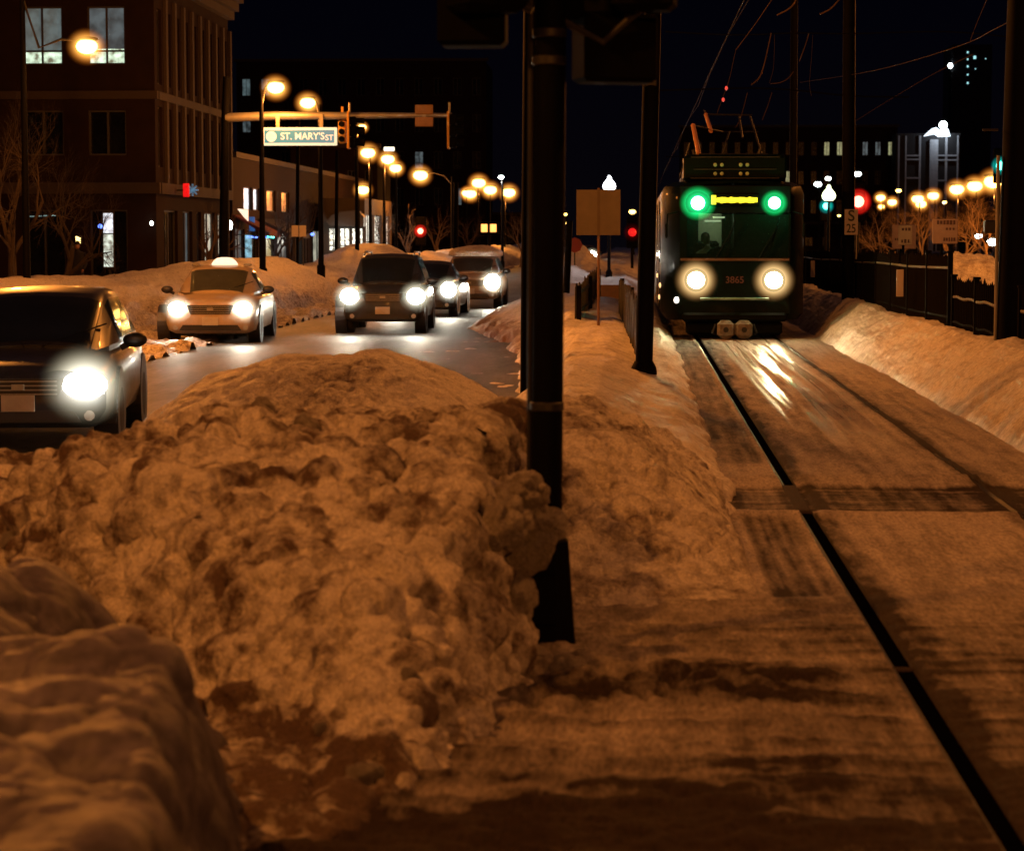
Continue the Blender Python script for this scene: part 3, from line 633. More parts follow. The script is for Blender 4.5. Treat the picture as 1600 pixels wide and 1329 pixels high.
# main foreground pole, with its base and the signal heads at the top
mp, Lm = pole('thick black traffic-signal pole in the centre foreground, rising from the snow bank', [(860, 100), (855, 700)], 10.22, .068, .2, name='signal_pole', n=28)
g = MB()
b0 = .145; 
secs = []
for (z, r_) in ((-.1, .146), (.02, .146), (.06, .136), (.40, .112), (.50, .104), (.515, .085)):
    secs.append([Vector((r_ * math.cos(math.pi / 8 + k * math.pi / 4) * 1.04, r_ * math.sin(math.pi / 8 + k * math.pi / 4) * 1.04, z)) for k in range(8)])
g.loft(secs); ped = g.build('pedestal', M['black_pole'], mp)
g = MB(); g.box((.0, -.131, .25), (.11, .01, .22), rx=-.09, bev=.006); g.build('hand_hole_cover', M['black_pole'], ped)
for z in (1.1, 2.62, 2.74): g = MB(); g.lathe((.005 * z, 0, z), [(.072, -.02), (.076, -.015), (.076, .015), (.072, .02)], 28); g.build('clamp_band', M['dark_metal'], mp, True)
g = MB(); g.tube([(-.075, .04, .5), (-.07, .045, 2.95)], .013, 8); g.build('conduit', M['dark_metal'], mp, True)
def sighead(parent, loc, rz, k, on, n=3, name='signal_head', sizz=1.0, mat='sigbox'):
    h = MB(); s = sizz
    for i in range(n): h.box((0, 0, -i * .32 * s), (.30 * s, .22 * s, .31 * s), bev=.03 * s)
    o = h.build(name, M[mat], parent); o.location = loc; o.rotation_euler = (0, 0, rz)
    v = MB()
    for i in range(n):
        for j in range(9):
            a0 = math.pi * (j / 9) * 1.16 - .25; a1 = math.pi * ((j + 1) / 9) * 1.16 - .25
            q = [(.125 * s * math.cos(a), .125 * s * math.sin(a)) for a in (a0, a1)]
            v.add([(q[0][0], -.11 * s, q[0][1] - i * .32 * s), (q[1][0], -.11 * s, q[1][1] - i * .32 * s), (q[1][0], -.30 * s, q[1][1] - i * .32 * s), (q[0][0], -.30 * s, q[0][1] - i * .32 * s)], [(0, 1, 2, 3)])
    v.build('visor', M['sigbox'], o)
    for i in range(n):
        l = MB(); l.lathe((0, -.112 * s, -i * .32 * s), [(.10 * s, 0), (.085 * s, -.02 * s), (.04 * s, -.035 * s)], 16, 'Y')
        c = (on[1] if on and on[0] == i else 'dark_metal'); l.build('lens', M[c], o, True)
    return o
sighead(mp, (-.26, -.05, 3.62), .5, 0, None, 3)
sighead(mp, (.43, -.03, 3.545), -.12, 0, (2, 'dim_red'), 3, sizz=.9)
sighead(mp, (.20, .14, 3.60), 2.6, 0, None, 3)
g = MB(); g.box((-.33, .1, 2.86), (.30, .24, .34), bev=.02); g.build('pedestrian_signal_box', M['sigbox'], mp); g = MB(); g.box((.30, .14, 2.68), (.34, .22, .30), rz=.3, bev=.02); g.build('pedestrian_signal_box', M['sigbox'], mp)
g = MB(); g.tube([(-.06, 0, 2.84), (-.2, 0, 2.9), (-.33, .05, 2.95)], .018, 8); g.tube([(.06, 0, 2.8), (.25, 0, 2.7), (.42, 0, 2.85)], .018, 8); g.tube([(-.02, 0, 3.1), (.3, 0, 3.12), (.42, 0, 3.1)], .018, 8); g.build('bracket', M['dark_metal'], mp, True)
p1, L1 = pole('black pole just left of and behind the thick foreground pole', [(830, 100), (826, 590)], 29, .105, .1, ext=4.0)
point(p1, (.6, 3.0, 8.3), SODIUM, 1700, .15)  # unseen lamp above the frame, added to light the median snow
g = MB(); g.tube([L1 * .97, L1 + Vector((.3, 1.5, .3)), (.6, 3.0, 8.75)], .035, 8); g.build('arm', M['dark_metal'], p1, True); g = MB(); g.ball((.6, 3.0, 8.68), (.2, .35, .1)); g.build('lamp_head', M['dark_metal'], p1, True); g = MB(); g.ball((.6, 3.0, 8.6), (.15, .24, .12)); g.build('bulb', M['sodium'], p1, True)  # arm, head and bulb of the added unseen lamp
p2, L2 = pole('black pole at the edge of the snow bank, directly left of the tram', [(1017, 140), (1006, 580)], 27.2, .100, .42)
g = MB(); g.lathe((0, 0, .05), [(.155, -.1), (.155, .0), (.145, .05), (.12, .10), (.11, .12)], 20); g.build('base_flange', M['black_pole'], p2, True)
g = MB(); g.box((.06, -.02, 3.42), (.16, .16, .10), bev=.02); g.build('pole_bracket', M['dark_metal'], p2)
pole('thin black pole rising behind the right side of the tram', [(1241, 20), (1239, 300)], 64, .10, .7)
pole('black pole carrying the small S sign, just right of the tram', [(1327, 20), (1325, 460)], 46, .125, .7)
pr, Lr = pole('thick black pole at the far right edge of the photograph', [(1601, 0), (1584, 520)], 27.5, .20, .7, n=28)
g = MB(); g.tube([(-.22, 0, 2.6), (-.40, 0, 2.6)], .015); g.build('pole_bracket', M['dark_metal'], pr)
# conduit on it
g = MB(); g.tube([(-.215, -.02, -.1), (-.215 + .0, -.02, 2.3)], .02, 8); g.build('conduit', M['galv'], pr, True)

# ================================================================== MAST ARM WITH SIGN
Ym = 65; k65 = ppm(Ym); pb = atY(349, 410, Ym)
mast = empty('signal_mast', (pb.x, Ym, .6), 'black signal mast with a long pale arm over the road carrying the street-name sign', 'traffic signal mast')
def loc65(px, py): v = atY(px, py, Ym) - Vector((pb.x, Ym, .6)); return Vector((v.x, 0, v.z))
g = MB(); g.tube([(0, 0, -.3), (0, 0, .3), loc65(352, 180), loc65(354, 120)], [.17, .15, .11, .10], 12); g.build('pole', M['black_pole'], mast, True)
g = MB(); g.tube([loc65(353, 184), loc65(430, 181), loc65(540, 181), loc65(706, 180)], [.13, .12, .10, .06], 12); g.build('arm', M['galv'], mast, True)
M['sign_blue'] = paint('teal-blue sign sheeting', (.01, .10, .20), .35, var=.1); M['sign_white'] = emit('backlit white sign panel', (1, .92, .66), .75); M['sign_blue'] = emit('backlit blue sign panel', (.03, .24, .34), .8)
sg = empty('street_name_sign', tuple(atY(468, 213.5, Ym - .15)), 'wide blue street-name sign with white border reading ST. MARY\'S ST, under the mast arm', 'street sign')
w, h = 118 / k65, 28 / k65
g = MB(); g.box((0, 0, 0), (w, .05, h), bev=.02); g.build('border', M['sign_white'], sg)
g = MB(); g.box((0, -.03, 0), (w - .16, .006, h - .15)); g.build('sign_face', M['sign_blue'], sg)
g = MB(); g.lathe((-w / 2 + .27, -.035, 0), [(.15, 0), (.15, -.004), (.12, -.004), (.12, .0)], 24, 'Y'); g.lathe((-w / 2 + .27, -.036, 0), [(.10, 0), (.10, -.002)], 20, 'Y'); g.box((-w / 2 + .27, -.041, 0), (.20, .003, .05)); g.build('city_seal', M['sign_white'], sg)
text_mesh('lettering', "ST. MARY'S", .27, M['sign_white'], sg, (.09, -.037, 0), sx=.95); text_mesh('lettering', 'ST', .22, M['sign_white'], sg, (w / 2 - .22, -.037, -.04))
g = MB()
for x in (434, 502): q = atY(x, 190, Ym - .1) - Vector(sg.location); g.box((q.x, .04, q.z), (.10, .04, .40))
g.build('hanger', M['galv'], sg)
# side-on signals and the sign backs on the arm
def hang(px, Y, z0, label, edge=True):
    c = atY(px, z0, Y); e = empty('traffic_signal', tuple(c), label, 'traffic signal')
    g = MB(); g.box((-.02, .0, -.42), (.06, .40, 1.05), bev=.01); g.build('backplate_edge', M['sig_yellow'], e)
    for i in range(3):
        g = MB(); g.box((.10 , .05, -.12 - .32 * i), (.20, .28, .31), bev=.03); g.build('signal_section', M['sigbox'], e)
        g = MB(); g.tube([(.2, .05, -.10 - .32 * i), (.42, .05, -.12 - .32 * i)], [.12, .12], 10, False); g.build('visor', M['sigbox'], e)
    g = MB(); g.tube([(0, 0, 0), (0, 0, .35)], .03); g.build('hanger', M['galv'], e)
    return e
hang(546, Ym, 180, 'side-on traffic signal with a bright edge right of the street-name sign')
hang(702, Ym, 180, 'side-on traffic signal at the very end of the mast arm')
c = atY(535, 206, Ym + .2); e = empty('traffic_signal', tuple(c), 'tan-lit traffic signal hanging tight against the right end of the street-name sign', 'traffic signal')
g = MB(); g.box((0, 0, 0), (.22, .2, .66), bev=.04); g.box((0, 0, .5), (.06, .06, .4)); g.build('signal_housing', M['sig_yellow'], e)
for i in (-1, 0, 1):
    g = MB(); g.tube([(.0, -.1, i * .21), (.0, -.24, i * .21)], .08, 12); g.build('visor', M['sigbox'], e)
c = atY(663, 181, Ym - .1); e = empty('sign_back', tuple(c), 'pair of brown panels clamped to the middle of the mast arm', 'sign')
for z in (.17, -.17):
    g = MB(); g.box((0, -.05, z), (.50, .04, .27), bev=.02); g.build('panel', paint('brown sign back', (.30, .16, .06), .6), e)
g = MB(); g.box((0, .05, 0), (.1, .2, .3)); g.build('clamp', M['galv'], e)

# ================================================================== TRAFFIC LIGHTS FAR AWAY
def far_signal(px, py, Y, mat, lens, label, r=.22, drop=1.2, base=True, pxb=None):
    c = atY(px, py, Y); e = empty('traffic_signal', (c.x, Y, .2), label, 'traffic signal'); z = c.z - .2
    g = MB(); g.box((0, .12, z), (.55, .2, 1.5), bev=.05); g.build('signal_housing', M['sigbox'], e)
    g = MB(); g.ball((0, -.05, z), (r, .12, r)); g.build('lens', M[mat], e, True)
    g = MB(); g.ball((0, -.08, z), (r * 2.4, .16, r * 2.4), 20, 14); g.build('signal_halo', M[lens], e, True)  # larger shell paints the halo round the light
    if base: g = MB(); g.tube([(.0, .3, 0), (.0, .3, z - .5)], .07, 8); g.build('pole', M['black_pole'], e, True)
    return e
M['dim_red_halo'] = halo_shell('faint red halo', (.3, 0, 0), (.2, 0, 0), .3)
M['cyan_halo'] = halo_shell('green signal halo', (0, .8, .6), (0, .3, .3), 1.3, 1.6)
far_signal(1341, 315, 85, 'red', 'red_halo', 'bright red traffic light above the fence, right of the S sign', .21)
far_signal(1563, 259, 100, 'cyan', 'cyan_halo', 'blue-green traffic light high beside the thick right-hand pole', .18)
far_signal(1291, 322, 120, 'cyan', 'cyan_halo', 'blue-green traffic light under the greenish acorn lamp', .17)
far_signal(657, 361, 120, 'red', 'red_halo', 'small red traffic light low over the road above the third car', .15)
far_signal(988, 363, 110, 'dim_red', 'dim_red_halo', 'dim red light right of the blank sign board', .2)
c = atY(764, 357, 118); e = empty('traffic_signal', (c.x, 118, .3), 'walk-signal box with two amber squares on a short post in the snow', 'pedestrian signal'); z = c.z - .3
M['amber'] = emit('amber signal', (1, .42, .10), 2.2)
g = MB(); g.box((0, .1, z), (1.0, .2, .62), bev=.04); g.build('signal_housing', M['sigbox'], e)
for x in (-.24, .22): g = MB(); g.box((x, -.01, z + .02), (.32, .02, .40), bev=.008); g.build('lit_panel', M['amber'], e)
g = MB(); g.tube([(0, .1, -.5), (.05, .1, z * .4), (0, .1, z - .3)], .07, 8); g.build('post', M['black_pole'], e, True)

# ================================================================== FENCES
def picket_fence(A_, B_, z0, z1, label, rail, n=None, rail_z=None, step=.115, lean=.0, railmat='fence_rail'):
    A_ = Vector(A_); B_ = Vector(B_); D = B_ - A_; L = D.length; u = D.normalized(); e = empty('picket_fence', tuple(A_), label, 'fence', 'fences beside the tramway')
    ang = math.atan2(u.y, u.x); rr = random.Random(int(L * 100))
    g = MB(); k = 0; m = int(L / step)
    for i in range(m + 1):
        p = u * (i * step); t = rr.uniform(-.03, .04); w = .018
        if rr.random() < .04: t -= .25
        top = z1 - z0 + t
        g.tube([p + Vector((0, 0, -.15)), p + Vector((0, 0, top)), p + Vector((0, 0, top + .05))], [w, w, .003], 5)
    g.build('pickets', M['fence'], e)
    for f in (.12, rail):
        g = MB(); pts = [u * (L * q / 12) + Vector((0, 0, (z1 - z0) * f + .012 * math.sin(q * 1.7))) for q in range(13)]
        g.tube(pts, .022, 6); g.build('rail', M[railmat] if f == rail else M['fence'], e)
    m = max(2, round(L / 2.4))
    for i in range(m + 1):
        g = MB(); p = u * (L * i / m); g.box(tuple(p + Vector((0, 0, (z1 - z0) * .5))), (.07, .07, (z1 - z0) + .14), rz=ang, bev=.01); g.box(tuple(p + Vector((0, 0, (z1 - z0) + .08))), (.09, .09, .03), rz=ang); g.build('post', M['fence'], e)
    return e
picket_fence((4.42, 62, .70), (4.42, 32.6, .80), .72, 1.68, 'tall black picket fence along the top of the right-hand snow bank', .84, step=.13)
picket_fence((4.42, 32.2, .80), (4.40, 27.8, .80), .74, 1.38, 'lower stretch of black picket fence next to the thick right-hand pole', .66, step=.16)
picket_fence((4.45, 26.8, .80), (4.46, 15, .80), .72, 1.32, 'black picket fence running out of the frame beyond the thick right-hand pole', .66, step=.16)
M['board_fence'] = paint('weathered dark boards', (.055, .048, .035), .7, var=.4)
def board_fence(A_, B_, z0, z1, label):
    A_ = Vector(A_); B_ = Vector(B_); D = B_ - A_; L = D.length; u = D.normalized(); e = empty('board_fence', tuple(A_), label, 'fence', 'slatted fences in the median')
    ang = math.atan2(u.y, u.x); rr = random.Random(int(L * 77)); g = MB(); m = int(L / .17)
    for i in range(m):
        h = z1 - z0 + rr.uniform(-.05, .05) + .05 * math.sin(i * .7); p = u * (i * .17 + .08); off = Vector((rr.uniform(-.012, .012), 0, 0))
        g.box(tuple(p + off + Vector((0, 0, h / 2 - .15))), (.15, .022, h + .3), rz=ang, rx=rr.uniform(-.02, .02))
    g.build('slats', M['board_fence'], e)
    g = MB()
    for f in (.3, .8): g.box(tuple(u * L / 2 + Vector((.03, 0, (z1 - z0) * f))), (L, .03, .06), rz=ang)
    g.build('rail', M['board_fence'], e)
    for q in (0, .5, 1): g = MB(); g.box(tuple(u * L * q + Vector((.05, 0, (z1 - z0) / 2 - .1))), (.08, .08, z1 - z0 + .3), rz=ang); g.build('post', M['fence'], e)
board_fence((-.27, 43.5, .5), (.09, 28.3, .5), .50, 1.22, 'dark slatted fence sunk in snow behind the pole left of the tram')
board_fence((-.98, 39, .5), (-.84, 52, .6), .52, 1.20, 'short dark slatted fence panel left of the blank sign post')
# brown retaining strip and gate between them
g = MB(); g.box((-.55, 54, .62), (.9, .12, .62), bev=.02); tag(g.build('low_barrier', paint('brown boards', (.16, .09, .05), .8, var=.4)), 'low brown barrier across the snow between the two slatted fences', 'barrier')

# ================================================================== SIGNS
s0 = atY(935, 508, 38); e = empty('blank_sign', (s0.x, 38, .5), 'large blank tan sign board on a thin post seen from behind, in the snowy median', 'sign')
t = atY(935, 332, 38) - Vector((s0.x, 38, .5)); g = MB(); g.tube([(0, 0, -.2), (0, 0, t.z + .40)], .022, 8); g.build('post', paint('rusty post', (.16, .08, .05), .7), e, True)
g = MB(); g.box((-.005, -.03, t.z), (.72, .006, .74)); g.build('sign_board', M['alu'], e)
g = MB(); g.box((0, -.045, t.z), (.045, .02, .76)); g.build('stiffener', paint('dull channel', (.10, .07, .05), .6), e)
sp_ = atY(1330, 347, 45.7); e = empty('number_sign', tuple(sp_), 'narrow white sign with a black S above digits, on the pole right of the tram', 'sign')
M['sign_dim'] = paint('grimy white sign', (.50, .44, .42), .5, var=.15)
g = MB(); g.box((0, 0, 0), (.26, .02, .50), bev=.008); g.build('sign_face', M['sign_dim'], e)
text_mesh('lettering', 'S', .30, M['plastic'], e, (0, -.014, .115)); text_mesh('lettering', '25', .24, M['plastic'], e, (0, -.014, -.13), sx=.8)
g = MB(); g.box((.11, .03, -.45), (.025, .02, .55)); g.build('strap', M['galv'], e)
def panel_sign(px0, py0, px1, py1, Y, label, mats, rows, extra=None):
    a = atY(px0, py0, Y); b = atY(px1, py1, Y); c = (a + b) / 2; w = b.x - a.x; h = a.z - b.z
    e = empty('road_sign', (c.x, Y, .3), label, 'sign'); z = c.z - .3
    g = MB(); g.box((0, 0, z), (w, .03, h), bev=.015); g.build('sign_face', M[mats], e)
    g = MB(); rr = random.Random(int(px0))
    for (zz, hh, n_, x0, x1) in rows:
        for i in range(n_):
            xx = -w / 2 + w * (x0 + (x1 - x0) * (i + .5) / n_); g.box((xx, -.018, z + h * zz), (w * (x1 - x0) / n_ * rr.uniform(.5, .8), .004, h * hh * rr.uniform(.8, 1.1)))
    g.build('faded_marking', M['sign_mark'], e)
    for x in (-.12 * w, .16 * w)[: 2 if w > .5 else 1]: g = MB(); g.tube([(x, .04, -.2), (x, .04, z + h * .4)], .025, 8); g.build('post', M['black_pole'], e, True)
    return e
M['sign_mark'] = paint('faded marking', (.10, .06, .08), .6); M['sign_pink'] = paint('faded pinkish sign', (.42, .34, .38), .5, var=.3)
panel_sign(1457, 342, 1496, 381, 40, 'square pinkish-white sign with faded marks, standing behind the fence near the orange snow heap', 'sign_pink', [(.36, .16, 6, .15, .92), (-.32, .14, 5, .42, .92), (.1, .10, 3, .5, .9)])
panel_sign(1404, 352, 1425, 383, 44, 'small tan sign with faded marks in front of a wider board behind the fence', 'sign_dim', [(.3, .15, 3, .2, .9), (-.3, .18, 3, .15, .85)])
panel_sign(1394, 351, 1431, 389, 47, 'wide dull board half hidden behind the small tan sign', 'sign_pink', [(-.1, .1, 2, .1, .3)])
a = atY(1548, 354, 30); e = empty('control_box', tuple(a), 'small dark box fixed left of the thick right-hand pole', 'box'); g = MB(); g.box((0, 0, 0), (.17, .15, .17), bev=.015); g.box((0, -.08, 0), (.13, .01, .13), bev=.003); g.build('housing', M['plastic'], e); g = MB(); g.box((.17, .02, 0), (.2, .03, .03)); g.build('bracket', M['dark_metal'], e)
a = atY(1405, 442, 36.5); g = MB(); g.box((a.x, 36.4, a.z), (.11, .015, .42), bev=.003); tag(g.build('marker_board', M['sign_dim']), 'tall narrow pale marker board hung on the right-hand fence', 'marker')
a = atY(1270, 420, 56); g = MB(); g.box((a.x, 56, a.z), (.10, .015, .40), bev=.003); tag(g.build('marker_board', M['sign_dim']), 'faint pale marker board just right of the tram side', 'marker')
# parking sign pairs on the left pavement poles
for (px, py, Y, lab) in ((461, 361, 74, 'small pale parking plate, left of the pair by the thin pole'), (473, 361, 74, 'small pale parking plate, right of the pair by the thin pole')):
    a = atY(px, py, Y); e = empty('parking_sign', (a.x, Y, .8), lab, 'sign'); g = MB(); g.box((0, 0, a.z - .8), (.22, .02, .36), bev=.004); g.build('plate', M['sign_dim'], e); g = MB(); g.tube([(0, .04, -.2), (0, .04, a.z - .6)], .02, 6); g.build('post', M['dark_metal'], e)
a = atY(467, 225, 86); pole('thin pole behind the street-name sign, left of the black lamp pole', [(466, 180), (464, 395)], 86, .07, .8, group='thin posts by the road', ext=0)
pole('thin pole in front of the brightly lit shop front', [(527, 235), (525, 400)], 100, .08, .8, group='thin posts by the road', ext=0)
pole('dark pole right of the red light, above the fourth car', [(713, 285), (712, 400)], 105, .12, .5, group='thin posts by the road', ext=0)
# road sign small red (far)
c = atY(898, 383, 90); e = empty('stop_sign', (c.x, 90, .4), 'small dull red octagonal sign far off beside the lit street', 'sign'); g = MB(); g.lathe((0, 0, c.z - .4), [(.30, 0), (.30, .02)], 8, 'Y'); g.build('sign_face', paint('dull red sign', (.35, .03, .02), .5), e); g = MB(); g.tube([(0, .05, -.2), (0, .05, c.z - .4)], .03, 6); g.build('post', M['dark_metal'], e)
pole('short dark post standing in the median snow right of the thick foreground pole', [(890, 345), (885, 452)], 60, .09, .5, name='post', group='thin posts by the road', ext=0)
# ================================================================== BUILDINGS
M['brick_dark'] = paint('dark brown masonry', (.022, .012, .009), .85, var=.3, scale=1.5, bump=.3, bscale=30, spec=.1)
M['stone_trim'] = paint('limestone trim', (.04, .027, .02), .8, var=.2, scale=2)
M['frame_dark'] = paint('dark window frame', (.03, .028, .028), .5)
M['lit_cool'] = emit('dim lit room with pale blinds', (.34, .52, .56), .15, var=.6, scale=2.5)
M['lit_bright'] = emit('bright ceiling-lit room', (.70, .95, .72), .75, var=.8, scale=5)
M['lit_yellow'] = emit('yellowish lit room', (.70, .70, .36), .35, var=.4, scale=4)
M['lit_dim'] = emit('barely lit room', (.10, .13, .14), .5, var=.7, scale=2)
M['lit_white'] = emit('bright lit shop window', (.85, .92, 1.0), 1.2, var=.6, scale=5)
M['lit_shop'] = emit('dazzling shop display', (1, 1, .86), 1.1, var=.95, scale=9)
M['lit_warm'] = emit('warm lit window', (1, .42, .12), .45, var=.8, scale=5)
M['neon_red'] = emit('red illuminated sign', (1, .01, .012), .75, var=.4, scale=12); M['neon_blue'] = emit('blue illuminated sign', (.10, .20, 1), 4)
M['sign_blue_grey'] = emit('faint blue sign emblem', (.10, .22, .35), .6, var=.5, scale=10)
def wallbox(g, A_, u, n, a, b, z0, z1, t=.3, out=0.0):
    """box along facade between a..b metres, z0..z1; n points outward"""
    if b - a < .01 or z1 - z0 < .01: return
    c = A_ + u * (a + b) / 2 + n * (out - t / 2); g.box((c.x, c.y, (z0 + z1) / 2), (b - a, t, z1 - z0), rz=math.atan2(u.y, u.x))
def facade(parent, A_, u, n, L, z0, z1, rows, cols, wall, lit, mull=1, recess=.16, skip=(), trans=()):
    """rows=[(za,zb)], cols=[(a,b)], lit(row,col)->material"""
    A_ = Vector((A_[0], A_[1], 0)); u = Vector((u[0], u[1], 0)).normalized(); n = Vector((n[0], n[1], 0)).normalized()
    g = MB(); zc = z0
    for (za, zb) in rows:
        wallbox(g, A_, u, n, 0, L, zc, za); ac = 0
        for (a, b) in cols: wallbox(g, A_, u, n, ac, a, za, zb); ac = b
        wallbox(g, A_, u, n, ac, L, za, zb); zc = zb
    wallbox(g, A_, u, n, 0, L, zc, z1)
    g.build('wall', wall, parent)
    ang = math.atan2(u.y, u.x)
    for i, (za, zb) in enumerate(rows):
        for j, (a, b) in enumerate(cols):
            if (i, j) in skip: continue
            f = MB(); q = .05
            def bar(a0, a1, y0, y1, rec=recess - .03): c = A_ + u * (a0 + a1) / 2 - n * rec; f.box((c.x, c.y, (y0 + y1) / 2), (a1 - a0, .06, y1 - y0), rz=ang)
            bar(a, b, za, za + q); bar(a, b, zb - q, zb); bar(a, a + q, za + q, zb - q); bar(b - q, b, za + q, zb - q)
            for k in range(1, mull + 1): x = a + (b - a) * k / (mull + 1); bar(x - .03, x + .03, za + q, zb - q)
            if trans == 'all' or (i, j) in trans: bar(a + q, b - q, za + (zb - za) * .22, za + (zb - za) * .22 + .06, recess - .028)
            w = f.build('window', M['frame_dark'], parent)
            p = MB(); c = A_ + u * (a + b) / 2 - n * (recess + .03); p.box((c.x, c.y, (za + zb) / 2), (b - a, .02, zb - za), rz=ang)
            lm = lit(i, j)
            if isinstance(lm, tuple):
                p.build('pane', M[lm[0]], w); p = MB(); h = (zb - za) * lm[2]; c = c + n * .022; p.box((c.x, c.y, za + .06 + h / 2), (b - a - .12, .012, h), rz=ang); p.build('lower_pane', M[lm[1]], w)
            else: p.build('pane', M[lm], w)
# main corner building
xc = -15.0; yc = 72.0; yf = 85.2
bld = empty('office_building', (0, 0, 0), 'brown masonry corner building at the upper left with two lit upper windows', 'building')
zt = 11.2
xw = [atY(p, 50, yc).x for p in (32, 97, 136, 195, -60, 5)]
fc = lambda x: x - (xc - 11)
cols = [(fc(atY(p, 50, yc).x), fc(atY(q, 50, yc).x)) for p, q in ((-70, -10), (32, 97), (136, 195))]
rows = [(.7, 2.9), (4.6, 6.0), (7.42, 9.22)]
def litf(i, j):
    if i == 2 and j == 1: return ('lit_cool', 'lit_bright', .22)
    if i == 2 and j == 2: return ('lit_dim', 'lit_bright', .24)
    if i == 0: return 'bglass'
    return 'bglass'
facade(bld, (xc - 11, yc), (1, 0), (0, -1), 11, 0, zt, rows, cols, M['brick_dark'], litf, 1, trans=[(2, 1), (2, 2)])
n_ = 9; Ls = yf - yc; cw = Ls / n_
cols = [(cw * k + cw * .30, cw * k + cw * .78) for k in range(n_)]
facade(bld, (xc, yc + .3), (0, 1), (1, 0), Ls - .3, 3.75, zt, [(4.25, 6.15), (6.85, 9.2)], [(max(.1, a - .3), b - .3) for a, b in cols], M['brick_dark'], lambda i, j: 'lit_dim' if (i * 5 + j * 3) % 7 == 1 else 'bglass', 0)
# ground floor on the street side: piers and shop fronts
cols = [(.9, 3.1), (4.0, 5.6), (6.4, 7.2), (7.9, 9.9), (10.5, 12.5)]
def lits(i, j): return ['bglass', 'lit_dim', 'lit_dim', 'lit_pale', 'lit_pale'][j]
M['lit_pale'] = emit('pale lit lobby glass', (.62, .60, .46), .62, var=.5, scale=2)
facade(bld, (xc, yc + .3), (0, 1), (1, 0), Ls - .3, 0, 3.4, [(.5, 2.9)], cols, M['brick_dark'], lits, 1)
g = MB()
A_ = Vector((xc, yc + .3, 0)); u = Vector((0, 1, 0)); n = Vector((1, 0, 0))
wallbox(g, A_, u, n, 0, Ls - .3, 3.402, 3.748, .5, .14); wallbox(g, A_, u, n, 0, Ls - .3, 6.35, 6.6, .4, .09)
A2 = Vector((xc - 11, yc, 0)); u2 = Vector((1, 0, 0)); n2 = Vector((0, -1, 0))
wallbox(g, A2, u2, n2, 0, 11.14, 3.402, 3.748, .2, .1); wallbox(g, A2, u2, n2, 0, 11.09, 6.35, 6.6, .2, .07)
for k in range(n_ + 1): wallbox(g, A_, u, n, max(0, cw * k - .3 - .06), cw * k - .3 + .24, 3.76, 6.34, .3, .10); wallbox(g, A_, u, n, max(0, cw * k - .3 - .06), cw * k - .3 + .24, 6.61, 9.6, .3, .10)
g.build('stone_trim', M['stone_trim'], bld)
g = MB()
for (z, o_) in ((10.0, .15), (10.3, .32), (10.6, .5)): wallbox(g, A_, u, n, -.8, Ls - .3, z, z + .29, .6, o_ + .1); wallbox(g, A2, u2, n2, 0, 11.0, z, z + .29, .5, o_)
g.build('cornice', M['stone_trim'], bld)
g = MB(); g.box((xc - 5.6, (yc + yf) / 2 + .2, 5.6), (10.5, Ls - .9, 11.0)); g.build('core', M['frame_dark'], bld)
# entrance niche with the narrow lit display, yellow lamp
a = atY(165.5, 372, yc - .5)
dsp = empty('display_case', (a.x, yc - .06, 0), 'tall narrow glowing display case at the foot of the corner building', 'display case')
g = MB(); g.box((0, -.06, 1.95), (.36, .10, 1.78), bev=.01); g.build('cabinet', M['frame_dark'], dsp)
g = MB(); g.box((0, -.115, 2.48), (.30, .01, .62)); g.build('upper_panel', M['lit_white2'] if 'lit_white2' in M else M['lit_white'], dsp); g = MB(); g.box((0, -.115, 1.62), (.30, .01, 1.02)); g.build('lower_panel', emit('lit notices', (.62, .72, .62), .9, var=.8, scale=6), dsp)
g = MB(); g.ball((-.24, -.16, 2.38), .07); g.build('blue_lamp', M['neon_blue'], dsp)
a = atY(122, 375, yc - .4); wl = empty('wall_lamp', tuple(a), 'small yellow lamp with slatted cover above the standing figure', 'wall lamp'); g = MB()
for k in (-1, 0, 1): g.tube([(-.07, 0, k * .07 + .03), (.07, 0, k * .07 - .03)], .022, 8)
g.build('tubes', emit('yellow tubes', (1, .72, .25), 4), wl); g = MB(); g.box((0, .1, 0), (.2, .1, .28), bev=.02); g.build('housing', M['frame_dark'], wl)
a = atY(68, 338, yc - .3); g = MB()
for k in range(4): g.box((a.x - .35 + k * .22, a.y, a.z + .01 * k), (.16, .03, .035))
tag(g.build('strip_light', emit('dim strip', (.35, .6, .6), .5, var=.6)), 'faint broken strip light over the dark shop front behind the bare tree', 'strip light')
# red shop sign and its emblem on the street side
c = Vector((xc + .25, 0, 0))
a = atY(275, 297, 74.3); g = MB(); e = empty('shop_sign', (xc + .45, 74.6, a.z), 'red lit sign panel on the street side of the corner building', 'shop sign'); g.box((0, 0, 0), (.20, .08, .44), bev=.02); g.build('lit_panel', M['neon_red'], e); g = MB(); g.box((-.2, .05, 0), (.5, .03, .06)); g.build('bracket', M['dark_metal'], e)
a = atY(290, 297, 76.5); e = empty('shop_emblem', (xc + .3, 76.5, a.z), 'faint blue-grey star-like emblem next to the red sign', 'shop sign')
g = MB()
for k in range(4): g.box((.03 * k - .05, 0, 0), (.03, .42, .06)) if 0 else g.box((0, -.02 - .002 * k, 0), (.42, .02, .07), rz=0, rx=0)
g = MB()
for k in range(4):
    w = math.pi * k / 4; dx, dz = math.cos(w) * .2, math.sin(w) * .2; g.tube([(-dx, -.02, -dz), (dx, -.02, dz)], .03, 6)
g.build('emblem', M['sign_blue_grey'], e)
a = atY(335, 301, 84.3); e = empty('shop_sign', (a.x, 84.0, a.z), 'smaller red lit sign beside the signal mast pole', 'shop sign'); g = MB(); g.box((0, 0, .13), (.16, .06, .18), bev=.02); g.box((.03, 0, -.12), (.18, .06, .22), bev=.02); g.build('lit_panel', M['neon_red'], e)
